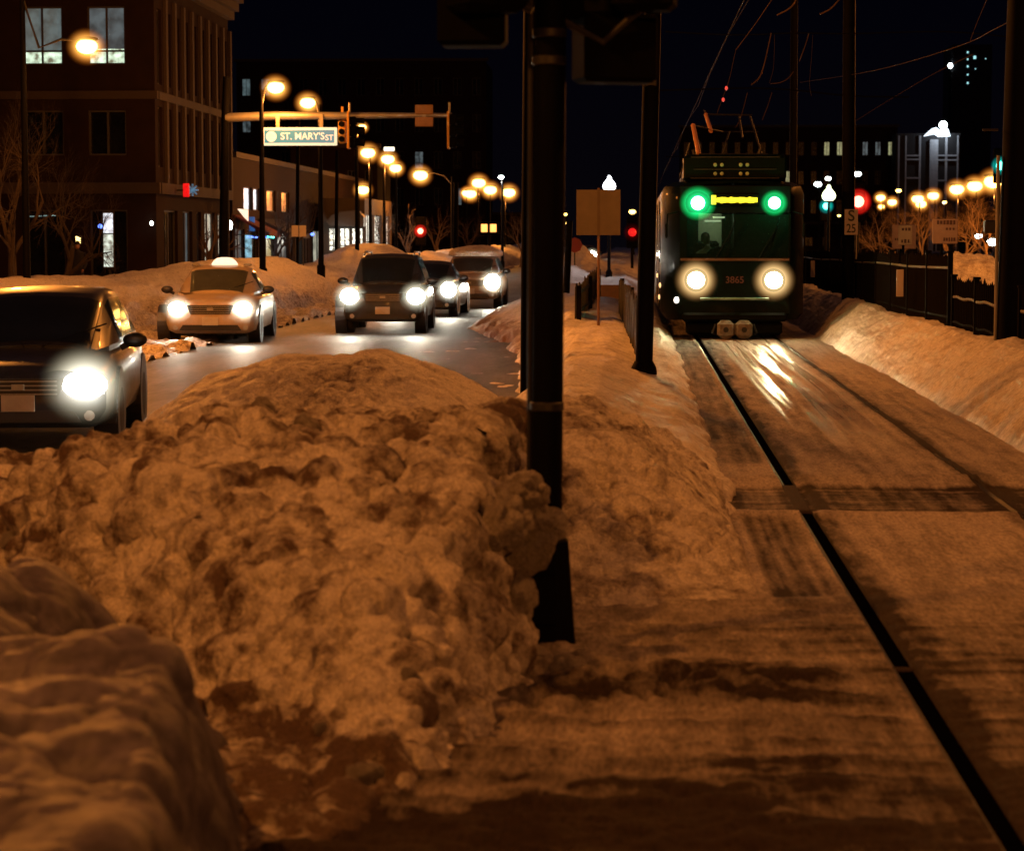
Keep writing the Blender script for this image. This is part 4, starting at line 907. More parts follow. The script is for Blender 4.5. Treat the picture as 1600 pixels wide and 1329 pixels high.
# globe lamp and round white lamp
a = atY(358, 352, 90); e = empty('globe_lamp', tuple(a), 'round white globe lamp right of the signal mast pole', 'lamp'); g = MB(); g.ball((0, 0, 0), (.14, .14, .20)); g.build('globe', M['white_lamp'], e, True); g = MB(); g.tube([(0, 0, .2), (-.1, .3, .35)], .02); g.build('bracket', M['dark_metal'], e)
point(e, (0, -.4, 0), (.7, .8, 1), 90, .1)
a = atY(240, 349, 71.8); g = MB(); g.ball((a.x, 71.5, a.z), (.05, .04, .07)); tag(g.build('small_lamp', M['white_lamp']), 'tiny white lamp on the corner edge of the brown building', 'lamp')
for (p, lab) in ((329, 'long amber light tube left of the signal mast pole'), (352.5, 'dimmer amber light tube right of the signal mast pole')):
    a = atY(p, 330 if p < 340 else 330, 84); e = empty('tube_lamp', tuple(a), lab, 'lamp'); g = MB(); g.tube([(0, 0, -.45), (0, 0, .45)], .055 if p < 340 else .05, 10); g.build('tube', emit('amber tube', (1, .42, .08), 1.6 if p < 340 else .35), e, True); g = MB(); g.box((0, .1, 0), (.16, .05, 1.05)); g.build('bracket', M['dark_metal'], e)

# low shop row
row = empty('shop_building', (0, 0, 0), 'low dark brick shop building with lit upper windows, right of the signal mast pole', 'building')
xr = -18.0; y0, y1 = 103.0, 152.0
z_ = lambda p, Y: atY(800, p, Y).z
wc = []
def yat(px): # depth where the x = xr plane crosses a photograph column
    lo, hi = 60., 400.
    for _ in range(50):
        mid = (lo + hi) / 2
        if atY(px, 330, mid).x < xr: hi = mid
        else: lo = mid
    return lo
def yat(px):
    best = min(np.arange(60, 300, .05), key=lambda Y: abs(atY(px, 330, Y).x - xr)); return float(best)
wins = [(381, 394), (396, 406), (417, 431), (440, 452)]
cols = [(yat(a) - y0, yat(b) - y0) for a, b in wins]
litm = ['lit_white', 'lit_white', 'lit_warm', 'lit_warm']
facade(row, (xr, y0), (0, 1), (1, 0), y1 - y0, 2.9, 5.6, [(3.3, 4.35)], [(a, b) for a, b in cols], M['brick_dark'], lambda i, j: litm[j], 0)
gc = [(.6, 3.2), (4, 7), (8, 12), (13, 17), (18, 24), (26, 31), (33, 38), (41, 46)]
facade(row, (xr, y0), (0, 1), (1, 0), y1 - y0, 0, 2.9, [(.3, 2.4)], gc, M['brick_dark'], lambda i, j: ['lit_dim', 'bglass', 'lit_yellow', 'lit_dim', 'bglass', 'lit_pale', 'lit_dim', 'bglass'][j], 1)
g = MB(); g.box((xr - 6, (y0 + y1) / 2, 2.8), (11.3, y1 - y0 - .4, 5.5)); g.build('core', M['brick_dark'], row)
g = MB(); wallbox(g, Vector((xr, y0, 0)), Vector((0, 1, 0)), Vector((1, 0, 0)), 0, y1 - y0, 5.6, 5.85, .5, .2); g.build('cornice', M['stone_trim'], row)
def awning(label, ya, yb, z0, z1, d, mat, x=xr):
    e = empty('shop_awning', (x, ya, 0), label, 'awning'); g = MB()
    g.add([(0, 0, z1), (d, 0, z0), (d, yb - ya, z0), (0, yb - ya, z1), (0, 0, z1 - .05), (d, 0, z0 - .22), (d, yb - ya, z0 - .22), (0, yb - ya, z1 - .05)],
          [(0, 1, 2, 3), (1, 5, 6, 2), (0, 4, 5, 1), (3, 2, 6, 7)]); g.build('canvas', mat, e)
    g = MB(); g.tube([(0, .05, z0 - .1), (d, .05, z0 - .1)], .02); g.tube([(0, yb - ya - .05, z0 - .1), (d, yb - ya - .05, z0 - .1)], .02); g.build('frame', M['dark_metal'], e)
awning('dark red sloping shop awning right of the round white lamp', 103.2, 106.5, 2.25, 3.05, 1.6, paint('dark red canvas', (.12, .015, .02), .8))
awning('second dark shop awning with blue lights under it', 110, 117, 2.2, 2.95, 1.5, paint('dark blue canvas', (.015, .02, .06), .8))
a = atY(380, 336, 103.1); g = MB(); g.prism([(a.x - .25, a.z + .28), (a.x + .24, a.z + .25), (a.x + .24, a.z - .28), (a.x + .05, a.z - .1)], 103.0, 103.06); tag(g.build('lit_sign_panel', emit('pale lit fascia', (1, .75, .55), 1.3)), 'pale glowing wedge-shaped fascia above the red awning', 'shop sign')
a = atY(391, 350, 104); g = MB(); g.box((a.x, 104.5, a.z), (.25, .04, .65)); tag(g.build('blue_shop_sign', emit('dim blue sign', (.03, .12, .35), .7)), 'dim deep-blue upright sign panel under the upper white windows', 'shop sign')
for k, (px, c_, lab) in enumerate(((394, 'neon_blue', 'blue-violet string light, left of three below the awnings'), (416, 'neon_blue', 'blue-violet string light, middle one below the awnings'), (423, 'cyan', 'blue-green string light, right one below the awnings'))):
    a = atY(px, 370, 100); g = MB(); w = (.20, .14, .12)[k]
    for j in range(3): g.box((a.x + w * (j - 1) * .9, 100, a.z - .012 * j), (w * .6, .05, .06))
    tag(g.build('string_light', M[c_]), lab, 'string light')
a = atY(488, 366, 120); g = MB(); g.ball(tuple(a), (.10, .08, .08)); tag(g.build('small_lamp', M['neon_blue']), 'tiny deep-blue lamp left of the brightly lit shop front', 'lamp')
a = atY(395, 392, 106); g = MB(); g.box((a.x, 104.8, a.z), (.30, .05, 1.5)); tag(g.build('lit_doorway', emit('blue-lit door glass', (.25, .50, .62), .7, var=.8, scale=4)), 'narrow blue and yellow lit shop door beneath the red awning', 'door')

# bright shop front under a dark canopy
xs_ = -17.0
shop = empty('corner_shop', (0, 0, 0), 'dazzlingly lit shop front under a dark canopy beyond the bank', 'building')
Yb = 128
A_ = atY(498, 380, Yb); B_ = atY(570, 380, Yb)
cols = [(1.2 + k * 1.15, 1.2 + k * 1.15 + 1.0) for k in range(0)]
a0, a1, a2 = atY(513, 380, Yb).x, atY(566, 380, Yb).x, A_.x
L = B_.x - A_.x
facade(shop, (A_.x, Yb), (1, 0), (0, -1), L, 0, 4.2, [(1.25, 2.55)], [(a0 - A_.x, a0 - A_.x + .52), (a0 - A_.x + .62, a0 - A_.x + 1.2), (a0 - A_.x + 1.28, L - .1)], M['stone_trim'], lambda i, j: 'lit_shop', 1, trans='all')
facade(shop, (B_.x, Yb + .3), (0, 1), (1, 0), 14, 0, 4.2, [(1.3, 3.3)], [(.4, 4), (4.6, 8.4), (9, 13)], M['stone_trim'], lambda i, j: 'lit_shop', 3, trans='all')
g = MB(); g.box(((A_.x + B_.x) / 2, Yb + 7.2, 2.1), (L - .7, 13, 4)); g.build('core', M['frame_dark'], shop)
g = MB(); zz = z_(334, Yb)
g.prism([(A_.x + .6, zz - .45), (A_.x + .9, zz - .1), (A_.x + 1.4, zz + .10), (B_.x - .2, zz + .18), (B_.x + .1, zz - .2), (B_.x + .1, zz - .7), (A_.x + .8, zz - .65)], Yb - 1.4, Yb - .05); g.build('canopy', M['frame_dark'], shop)
point(shop, (B_.x + 1.5, Yb + 3, 2.5), (1, .95, .8), 120, .4); point(shop, ((A_.x + B_.x) / 2, Yb - 1.8, 1.9), (1, .95, .8), 80, .3)
for k, (px, py) in enumerate(((519, 297), (533, 301), (545, 298))):
    a = atY(px, py, 150); e = empty('wall_lamp', tuple(a), ('leftmost', 'middle', 'rightmost')[k] + ' of the three small warm lamps over the brightly lit shop', 'wall lamp', 'three warm lamps over the lit shop'); g = MB(); g.ball((0, 0, 0), (.15, .12, .19)); g.build('bulb', M['sodium'], e, True); g = MB(); g.tube([(0, 0, .15), (0, .3, .3), (0, 1.5, .3)], .03); g.build('bracket', M['dark_metal'], e)
# lit white plate above the pair of lamps
a = atY(608, 233, 117); g = MB(); g.box(tuple(a), (.52, .06, .20), bev=.02); tag(g.build('lit_plate', emit('lit plate', (1, .95, .75), 2.5)), 'small bright horizontal plate just above the overlapping pair of lamps', 'lit sign')
# tall block behind
def block(label, px0, px1, py, Y, depth, rows, cols, litp, seed, name='apartment_building', wall='brick_dark', x1=None):
    a, b = atY(px0, 380, Y), atY(px1, 380, Y); zt = z_(py, Y); L = b.x - a.x; e = empty(name, (0, 0, 0), label, 'building'); rr = random.Random(seed)
    fh = (zt - 1.2) / rows; cw = L / cols
    facade(e, (a.x, Y), (1, 0), (0, -1), L, 0, zt, [(fh * i + fh * .35, fh * i + fh * .82) for i in range(rows)], [(cw * j + cw * .28, cw * j + cw * .72) for j in range(cols)], M[wall], lambda i, j: litp.get((i, j), 'bglass'), 1)
    g = MB(); g.box(((a.x + b.x) / 2, Y + depth / 2 + .3, (zt - .1) / 2), (L - .3, depth, zt - .1)); g.build('core', M[wall], e)
    g = MB(); g.box(((a.x + b.x) / 2, Y, zt + .12), (L + .5, .7, .3)); g.build('parapet', M['stone_trim'], e); return e
block('tall dark brown apartment block filling the space behind the lamps', 372, 760, 95, 270, 14, 5, 13, {(4, 0): 'lit_dim2', (4, 1): 'lit_dim', (3, 0): 'lit_dim', (2, 9): 'lit_cool', (2, 6): 'lit_dim', (1, 11): 'lit_dim', (3, 5): 'lit_dim', (2, 12): 'lit_dim'} if False else {(4, 0): 'lit_cool', (4, 1): 'lit_dim', (3, 0): 'lit_dim', (2, 9): 'lit_dim', (1, 11): 'lit_dim', (1, 3): 'lit_dim'}, 3)
block('mid-height brown terrace left of the dark block, behind the thin poles', 455, 590, 230, 165, 10, 3, 5, {}, 4, 'terrace_building')
block('low dark building beyond the road under the far lamps', 600, 870, 335, 300, 12, 1, 9, {(0, 4): 'lit_dim'}, 5, 'low_building')
# right-hand buildings
bR = block('long dark building right of the tram with a row of yellowish windows', 1062, 1400, 200, 300, 14, 4, 17, {(3, 11): 'lit_yellow', (3, 12): 'lit_yellow', (3, 14): 'lit_dim', (3, 15): 'lit_dim', (3, 16): 'lit_yellow', (1, 8): 'lit_dim', (2, 8): 'lit_yellow'}, 6, 'long_building')
block('dark building behind the orange trees at the far right', 1490, 1760, 330, 310, 12, 2, 9, {}, 7, 'low_building')
block('dark low building behind the fence on the right', 1250, 1500, 350, 295, 10, 1, 9, {}, 17, 'low_building')
# floodlit frame tower
Yt = 285; e = empty('stair_tower', (0, 0, 0), 'building corner with pale frames floodlit in white at the upper right', 'building')
X_ = lambda p: atY(p, 300, Yt).x; Z_ = lambda p: atY(1450, p, Yt).z
M['pale_conc'] = paint('pale concrete', (.40, .42, .46), .8, var=.25)
g = MB()
g.box(((X_(1400) + X_(1500)) / 2, Yt + 3, Z_(208) / 2), (X_(1500) - X_(1400), 5, Z_(208))); g.build('core', paint('blackish cladding', (.006, .007, .010), .6), e)
g = MB()
for p, w in ((1404, .10), (1415, .10), (1437, .14), (1478, .16), (1496, .10)): g.box((X_(p), Yt + .3, Z_(212) / 2), (w * 1.7, .2, Z_(212)))
g.build('columns', M['pale_conc'], e)
g = MB(); g.box(((X_(1452) + X_(1465)) / 2, Yt + .25, Z_(218) / 2), (X_(1465) - X_(1452), .5, Z_(218))); g.build('pier', M['pale_conc'], e)
g = MB()
for a, b, p in ((1414, 1438, 243), (1414, 1438, 249), (1414, 1438, 278), (1465, 1496, 243), (1465, 1496, 250), (1465, 1480, 282)): g.box(((X_(a) + X_(b)) / 2, Yt + .25, Z_(p)), (X_(b) - X_(a), .2, .17))
g.build('floor_bands', M['pale_conc'], e)
g = MB(); g.prism([(X_(1442), Z_(213)), (X_(1449), Z_(206)), (X_(1455), Z_(201)), (X_(1462), Z_(199)), (X_(1466), Z_(203)), (X_(1480), Z_(201)), (X_(1484), Z_(213)), (X_(1465), Z_(214)), (X_(1459), Z_(210))], Yt + .1, Yt + .2); g.build('lit_cornice', emit('plaster glowing as floodlit', (.75, .88, 1), 2.2, var=.3, scale=3), e)  # cornice glows on its own to paint the floodlight on it
f = empty('floodlight', (X_(1472), Yt - .1, Z_(196)), 'brilliant white floodlight on top of the pale framed tower', 'floodlight')
g = MB(); g.ball((0, 0, 0), (.5, .3, .52)); g.build('bulb', M['white_lamp'], f, True); g = MB(); g.tube([(0, .3, -.3), (0, .3, -.9)], .06); g.box((0, .3, 0), (.7, .2, .7), bev=.05); g.build('housing', M['dark_metal'], f)
point(f, (0, -1.6, -1.0), (.8, .9, 1), 260, .2)
# distant tower with window dots
tw = empty('tower_block', (0, 0, 0), 'far dark tower with a few tiny bluish lit windows at the top right', 'building'); Yw = 420
xa, xb = atY(1488, 100, Yw).x, atY(1550, 100, Yw).x; ztop = atY(1500, 70, Yw).z
g = MB(); g.box(((xa + xb) / 2, Yw + 6, ztop / 2), (xb - xa, 12, ztop)); g.build('wall', paint('tower cladding', (.012, .012, .02), .8), tw)
for (px, py, s) in ((1512, 82, .35), (1523, 90, .55), (1512, 93, .3), (1512, 104, .35), (1512, 117, .3), (1512, 130, .35), (1524, 108, .2), (1540, 92, .2)):
    a = atY(px, py, Yw); g = MB(); g.box((a.x, Yw - .05, a.z), (s * .8, .08, s)); g.build('window', emit('tower window', (.45, .95, 1), 1.0), tw)
a = atY(1485, 103, 420); e = empty('beacon', tuple(a), 'single greenish-white point of light left of the tower windows', 'beacon'); g = MB(); g.ball((0, 0, 0), (.4, .3, .5)); g.build('bulb', M['white_lamp'], e); g = MB(); g.tube([(0, .4, -.3), (0, .6, -atY(1485, 103, 420).z)], .2); g.build('mast', M['black_pole'], e)
# lit street patch lamps far left of the blank sign: a car far down the road is added below
# ================================================================== CARS
def gen_sec(y, h, zb, zt, crown=.03):
    P = [(0, zb), (.80 * h, zb), (.95 * h, zb + .06), (h, zb + .32 * (zt - zb)), (h * .995, zb + .66 * (zt - zb)), (.955 * h, zt - .10), (.84 * h, zt - .02), (.45 * h, zt + crown * .7), (0, zt + crown)]
    P = P + [(-x, z) for x, z in P[-2:0:-1]]
    return [Vector((x, y, z)) for x, z in P]
def make_car(label, X, Y, L, Wd, H, body, zh, rot=0, suv=False, lit=(1, 1), power=700, cab='taxi', name='car', headz=.68, headx=.70, hr=(.17, .10), headdrop=1, lensk=1.35, ground=0):
    e = empty(name, (X, Y, ground), label, 'car', 'cars coming down the road', rot); w = Wd / 2; B = paint('car paint ' + cab, body, .34, .0, .25, var=.2, spec=.3, dirt=[k * .6 + .03 for k in body])
    zb = .26 if suv else .19
    st = [(0, .62, zb + .16, zh - .34), (.03, .80, zb + .05, zh - .24), (.12, .91, zb, zh - .17), (.30, .965, zb, zh - .11), (.62, .995, zb, zh - .05), (1.15, 1, zb, zh), (L * .5, 1, zb, zh + .02), (L - .9, 1, zb, zh + .04), (L - .25, .96, zb + .02, zh + .0), (L, .86, zb + .14, zh - .12)]
    g = MB(); g.loft([gen_sec(y, w * f, a, b) for y, f, a, b in st]); bo = g.build('body', B, e, True)
    if suv: gs = [(1.12, .84, zh - .02, .62, zh + .02), (1.78, .90, zh, .70, H - .07), (2.05, .90, zh, .71, H), (L - 1.1, .90, zh, .71, H - .01), (L - .45, .89, zh, .68, H - .10), (L - .12, .86, zh, .66, zh + .08)]
    else: gs = [(1.08, .82, zh - .02, .60, zh + .02), (1.85, .90, zh, .66, H - .06), (2.2, .90, zh, .67, H), (L - 2.0, .90, zh, .66, H - .02), (L - 1.35, .88, zh, .63, H - .12), (L - .65, .80, zh, .58, zh + .06)]
    def gsec(y, hb, z0, ht, z1):
        hb *= w; ht *= w
        P = [(hb, z0), (hb * .97 + ht * .03, z0 + .05), ((hb + ht) / 2, (z0 + z1) / 2), (ht, z1 - .07), (ht - .03, z1 - .03), (ht - .12, z1), (ht * .45, z1 + .02), (0, z1 + .028)]
        P = P + [(-x, z) for x, z in P[-2::-1]]
        return [Vector((x, y, z)) for x, z in P]
    SS = [gsec(*q) for q in gs]
    g = MB(); g.loft(SS); g.build('cabin', B, e, True)
    # windscreen over the slope between the first two sections
    o = Vector((0, -.010, .010)); s0, s1 = SS[0], SS[1]; idx = [4, 5, 6, 7, 8, 9, 10]
    v = [s0[i].lerp(s1[i], .06) + o for i in idx] + [s0[i].lerp(s1[i], .50) + o for i in idx] + [s0[i].lerp(s1[i], .95) + o for i in idx]
    n = len(idx); g = MB(); g.add(v, [(r * n + k, r * n + k + 1, (r + 1) * n + k + 1, (r + 1) * n + k) for r in (0, 1) for k in range(n - 1)]); g.build('windscreen', M['carglass'], e, True)
    for sd in (0, 1):
        g = MB()
        for a in range(1, len(SS) - 2):
            q = []
            for (S_, t) in ((SS[a], .10 if a == 1 else .02), (SS[a + 1], 0)):
                i1, i3 = (1, 3) if sd == 0 else (len(S_) - 2, len(S_) - 4); off = Vector((.008 if sd == 0 else -.008, 0, 0))
                q.append((S_[i1].lerp(S_[i3], .08) + off, S_[i1].lerp(S_[i3], .94) + off))
            g.add([q[0][0], q[1][0], q[1][1], q[0][1]], [(0, 1, 2, 3)])
        # front quarter
        S_, T_ = SS[0], SS[1]; i1, i3 = (1, 3) if sd == 0 else (len(S_) - 2, len(S_) - 4)
        g.build('side_window', M['carglass'], e)
    # rear window
    s0, s1 = SS[-1], SS[-2]; o = Vector((0, .012, .01)); v = [s0[i].lerp(s1[i], .1) + o for i in idx] + [s0[i].lerp(s1[i], .92) + o for i in idx]
    g = MB(); g.add(v, [(k, k + 1, n + k + 1, n + k) for k in range(n - 1)]); g.build('rear_window', M['carglass'], e)
    # front end
    g = MB(); g.prism([(-.42 * w, headz - .11), (.42 * w, headz - .11), (.50 * w, headz + .06), (-.50 * w, headz + .06)], -.012, .10); gr = g.build('grille', M['plastic'], e)
    g = MB()
    for k in range(4): g.box((0, -.018, headz - .085 + .04 * k), (.82 * w, .008, .010))
    g.box((0, -.022, headz - .02), (.12, .01, .06), bev=.004); g.build('grille_bars', M['galv'], gr)
    g = MB(); g.prism([(-.66 * w, zb + .06), (.66 * w, zb + .06), (.58 * w, zb + .17), (-.58 * w, zb + .17)], -.006, .08); g.build('bumper_intake', M['plastic'], e)
    g = MB(); g.box((0, -.03, zb + .24), (.31, .012, .155), bev=.004); g.build('number_plate', M['plate'], e)
    for s in (-1, 1):
        on = lit[0 if s < 0 else 1]; g = MB(); g.ball((s * headx * w, .03 if on else .055, headz), (hr[0] * (2.1 if on else 1.2), .12, hr[0] * 1.9 if on else hr[1] * 1.3), 24, 14); hd = g.build('headlight', M['head_halo'] if lit[0 if s < 0 else 1] else M['plastic'], e, True)  # when lit, an oversized shell carries the painted halo
        if lit[0 if s < 0 else 1]:
            g = MB(); g.ball((s * headx * w, .0, headz), (hr[0] * .95, .05, hr[1] * 1.15), 16, 10); g.build('bulb', M['head'], hd, True)
            spot(e, (s * headx * w, -.12, headz), (s * .02, -1, -.10), (1, .86, .62), power, 100, .9, .05)
        g = MB(); g.tube([(s * .74 * w, .02, zb + .12), (s * .74 * w, .08, zb + .12)], .05, 10); g.build('fog_lamp', M['galv'], e)
        g = MB(); g.ball((s * (w + .09), 1.38, zh + .08), (.12, .06, .075), 12, 8); g.tube([(s * (w - .05), 1.40, zh), (s * (w + .05), 1.39, zh + .05)], .03); g.build('wing_mirror', M['plastic'], e, True)
        for yy in (.82, L - .85):
            rr_ = .36 if suv else .325
            g = MB(); g.lathe((s * (w - .11), yy, rr_), [(rr_ * .62, -.10), (rr_ * .96, -.10), (rr_, -.07), (rr_, .07), (rr_ * .96, .105), (rr_ * .62, .115)], 28, 'X'); wh = g.build('wheel', M['rubber'], e, True)
            g = MB(); g.lathe((s * (w - .11) + s * .10, yy, rr_), [(rr_ * .60, -.02), (rr_ * .60, .014), (rr_ * .5, .008), (.05, .012)], 20, 'X'); g.build('rim', M['galv'], wh, True)
            g = MB(); g.lathe((s * (w - .03), yy, rr_ + .01), [(rr_ + .07, -.20), (rr_ + .07, .034)], 28, 'X'); g.build('wheel_arch', M['plastic'], e)
    for s in (-1, 1): g = MB(); g.tube([(s * .1 * w, 1.10, zh + .035), (s * .55 * w + .2, 1.45, zh + .24)], .008, 5); g.build('wiper', M['plastic'], e)
    g = MB()
    for s in (-1, 1):
        g.box((s * .36, 1.9 + (0 if suv else .05), zh + .06), (.46, .12, .34), bev=.05); g.box((s * .36, 1.9, zh + .28), (.22, .09, .16), bev=.03)
    return e
M['carglass'] = glass('car glass', (.012, .016, .022), .45, .03)
M['plate'] = paint('number plate', (.45, .42, .40), .5, var=.3)
near_car = make_car('dark car passing close by at the left edge, one headlight blazing', -5.74, 21.2, 4.3, 1.76, 1.52, (.010, .011, .018), .95, cab='near', headz=.67, headx=.70, hr=(.22, .115), power=110, lit=(1, 1), suv=True, rot=.13)
c = atZ(328, 537, 0)
taxi = make_car('pale gold taxi with a white roof sign, leading the oncoming cars at left', c.x, 44, 4.7, 1.82, 1.46, (.42, .34, .26), .93, cab='gold', headz=.68, headx=.70, rot=.07, hr=(.17, .11), power=90)
sgn = MB(); sgn.lathe((0, 0, 0), [(.40, 0), (.40, .03), (.34, .10), (.24, .16), (.1, .18)], 24)
for v in range(len(sgn.v)): sgn.v[v] = (sgn.v[v][0], sgn.v[v][1] * .45, sgn.v[v][2])
ts = sgn.build('roof_sign', emit('lit taxi roof sign', (1, .86, .62), 1.15), taxi, True); ts.location = (.05, 2.25, 1.485); ts.scale = (.66, .7, .85)
for s in (-1, 1): g = MB(); g.box((s * .52, 2.2, 1.49), (.16, .2, .05), bev=.02); g.build('roof_clip', M['galv'], taxi)
M['dk'] = 0
c = atZ(598, 522, 0)
suv = make_car('dark SUV with roof rails and both headlights on, in the middle of the road', c.x, 48.5, 4.5, 1.76, 1.66, (.018, .022, .020), 1.02, cab='suv', suv=True, headz=.80, headx=.80, hr=(.20, .145), power=110, rot=.03)
for s in (-1, 1): g = MB(); g.tube([(s * .54, 1.9, 1.66), (s * .55, 2.1, 1.72), (s * .55, 3.7, 1.71), (s * .54, 3.9, 1.65)], .02, 8); g.build('roof_rail', M['galv'], suv, True)
make_car('dark low car half hidden behind the SUV, one headlight showing', -5.45, 59, 4.5, 1.76, 1.40, (.03, .03, .032), .90, cab='third', headz=.70, headx=.80, hr=(.21, .17), power=100, rot=-.02)
c4 = make_car('tan car with a thick cap of snow on its roof', -4.72, 66, 4.6, 1.80, 1.50, (.30, .22, .15), .98, cab='tan', headz=.76, headx=.74, hr=(.24, .20), lit=(0, 1), power=100, suv=True)
bm = bmesh.new(); bmesh.ops.create_icosphere(bm, subdivisions=4, radius=1); P = np.array([v.co[:] for v in bm.verts])
for v in bm.verts:
    q = v.co; f = 1 + .10 * math.sin(q.x * 5 + 1) * math.cos(q.y * 4)
    v.co = Vector((math.copysign(abs(q.x) ** .6, q.x) * .80, math.copysign(abs(q.y) ** .6, q.y) * 1.15, max(q.z, -.25) * .24 * f))
me = bpy.data.meshes.new('roof_snow'); bm.to_mesh(me); bm.free(); me.materials.append(M['snow_clean']); me.polygons.foreach_set('use_smooth', [True] * len(me.polygons))
o = bpy.data.objects.new('roof_snow', me); COL.objects.link(o); o.parent = c4; o.location = (0, 2.9, 1.54)
# far car lighting the street beyond the blank sign
cf = atZ(915, 394, .05)
make_car('far-off car whose two close headlights show left of the blank sign post', atY(913, 380, 150).x, 150, 4.5, 1.8, 1.5, (.03, .03, .03), .95, cab='far', headz=.85, headx=.55, hr=(.30, .25), power=500, rot=0)
make_car('distant car with dim headlights beyond the fence, left of the orange snow heap', atY(1486, 404, 85).x, 85, 4.5, 1.8, 1.5, (.03, .03, .03), .95, cab='far right', headz=.95, headx=.60, hr=(.10, .08), power=200, rot=0)
# ================================================================== TRAM
YT = 42.0; XT = atY(1148, 437, YT).x
tram = empty('tram', (XT, YT, TZ), 'dark green tram with green roof lamps and warm headlights, coming head-on', 'tram')
M['tram_green'] = paint('dark green tram paint', (.002, .0065, .005), .4, .0, .1, var=.35, spec=.04)
M['tram_dark'] = paint('tram black trim', (.004, .005, .005), .6, spec=.05)
M['tram_white'] = paint('off-white tram panel', (.30, .32, .30), .35, 0, .5, var=.2)
M['tram_glass'] = glass('tram windscreen', (.010, .022, .020), .5, .03)
Z0 = 1.85
def tz(py): return Z0 - (py - 370) / ppm(YT)
def tx(px): return (px - 1148) / ppm(YT)
def tsec(y, h, z0, z1, rr=.22):
    P = [(h - .10, z0), (h, z0 + .12), (h, (z0 + z1) / 2), (h, z1 - rr), (h - rr * .3, z1 - rr * .3), (h - rr, z1), (h * .5, z1 + .05), (0, z1 + .07)]
    P = P + [(-x, z) for x, z in P[-2::-1]]
    return [Vector((x, y, z)) for x, z in P]
zt = 2.80
# nose ring: shell without a front cap, then front panels
ns = [tsec(0, 1.0, .42, zt - .05), tsec(.10, 1.06, .36, zt), tsec(.45, 1.20, .33, zt + .03), tsec(1.0, 1.31, .33, zt + .05), tsec(1.5, 1.325, .33, zt + .05)]
g = MB(); g.loft(ns, cap=(False, False), closed=True)
for q in range(6):       # long body behind in sections, first module
    pass
mid = [tsec(1.5, 1.325, .33, zt + .05), tsec(9.5, 1.325, .33, zt + .05)]
g.loft(mid, cap=(False, True)); g.build('body', M['tram_green'], tram, True)
# front panels around the windscreen
wl, wr, wb, wt = tx(1070), tx(1232), tz(404), tz(334)
def fp(x0, x1, z0, z1, y=-.012, t=.05): return ((x0 + x1) / 2, y + t / 2, (z0 + z1) / 2), (x1 - x0, t, z1 - z0)
g = MB(); g.box(*fp(-1.0, 1.0, .44, wb), bev=.02); g.build('front_panel', M['tram_green'], tram)
g = MB(); g.box(*fp(-1.0, 1.0, wt, zt - .02), bev=.02); g.build('destination_housing', M['tram_dark'], tram)
g = MB(); g.box(*fp(-1.0, wl + .04, wb, wt)); g.build('corner_pillar', M['tram_green'], tram); g = MB(); g.box(*fp(wr - .02, 1.0, wb, wt)); g.build('corner_pillar', M['tram_green'], tram)
g = MB(); g.box(*fp(-.98, .98, wb - .035, wb + .01, -.03)); g.build('orange_stripe', paint('orange stripe', (.08, .03, .01), .5), tram)
g = MB(); g.box(((wl + wr) / 2, .03, (wb + wt) / 2), (wr - wl, .012, wt - wb)); g.build('windscreen', M['tram_glass'], tram)
for s in (-.35, .42): g = MB(); g.tube([(s, -.03, wb), (s + .30, -.02, wb + .52)], .012, 6); g.tube([(s + .22, -.03, wb + .30), (s + .36, -.03, wb + .70)], .010, 5); g.build('wiper', M['tram_dark'], tram)
# cab
g = MB(); g.box((0, 1.9, 1.6), (2.3, .04, 2.2)); g.box((0, 1.0, .95), (2.1, 1.8, .04)); g.box((.02, 1.2, 1.9), (.04, 1.3, 1.9)); g.box((.50, 1.1, 1.9), (.9, .04, 1.8)); g.build('cab_bulkhead', M['tram_dark'], tram)
M['cab_wall'] = paint('pale cab wall', (.50, .52, .36), .6)
g = MB(); g.box(((tx(1101) + tx(1131)) / 2 - .02, 1.87, 1.95), (tx(1131) - tx(1097) + .04, .02, .80)); g.build('cab_wall', M['cab_wall'], tram)
g = MB(); g.box((tx(1116), .9, tz(345)), (.30, .10, .03)); g.box((tx(1127), 1.4, tz(339)), (.22, .10, .03)); ci = g.build('ceiling_light', emit('cab ceiling light', (.95, 1, .62), 2.2), tram)
point(tram, (tx(1114), 1.35, 2.18), (.95, 1, .7), 11, .05, 'cab_light')
g = MB(); g.box((-.25, .45, wb - .02), (1.35, .5, .22), bev=.06); g.ball((tx(1128), .35, wb + .05), (.28, .16, .18)); g.build('dashboard', M['tram_dark'], tram)
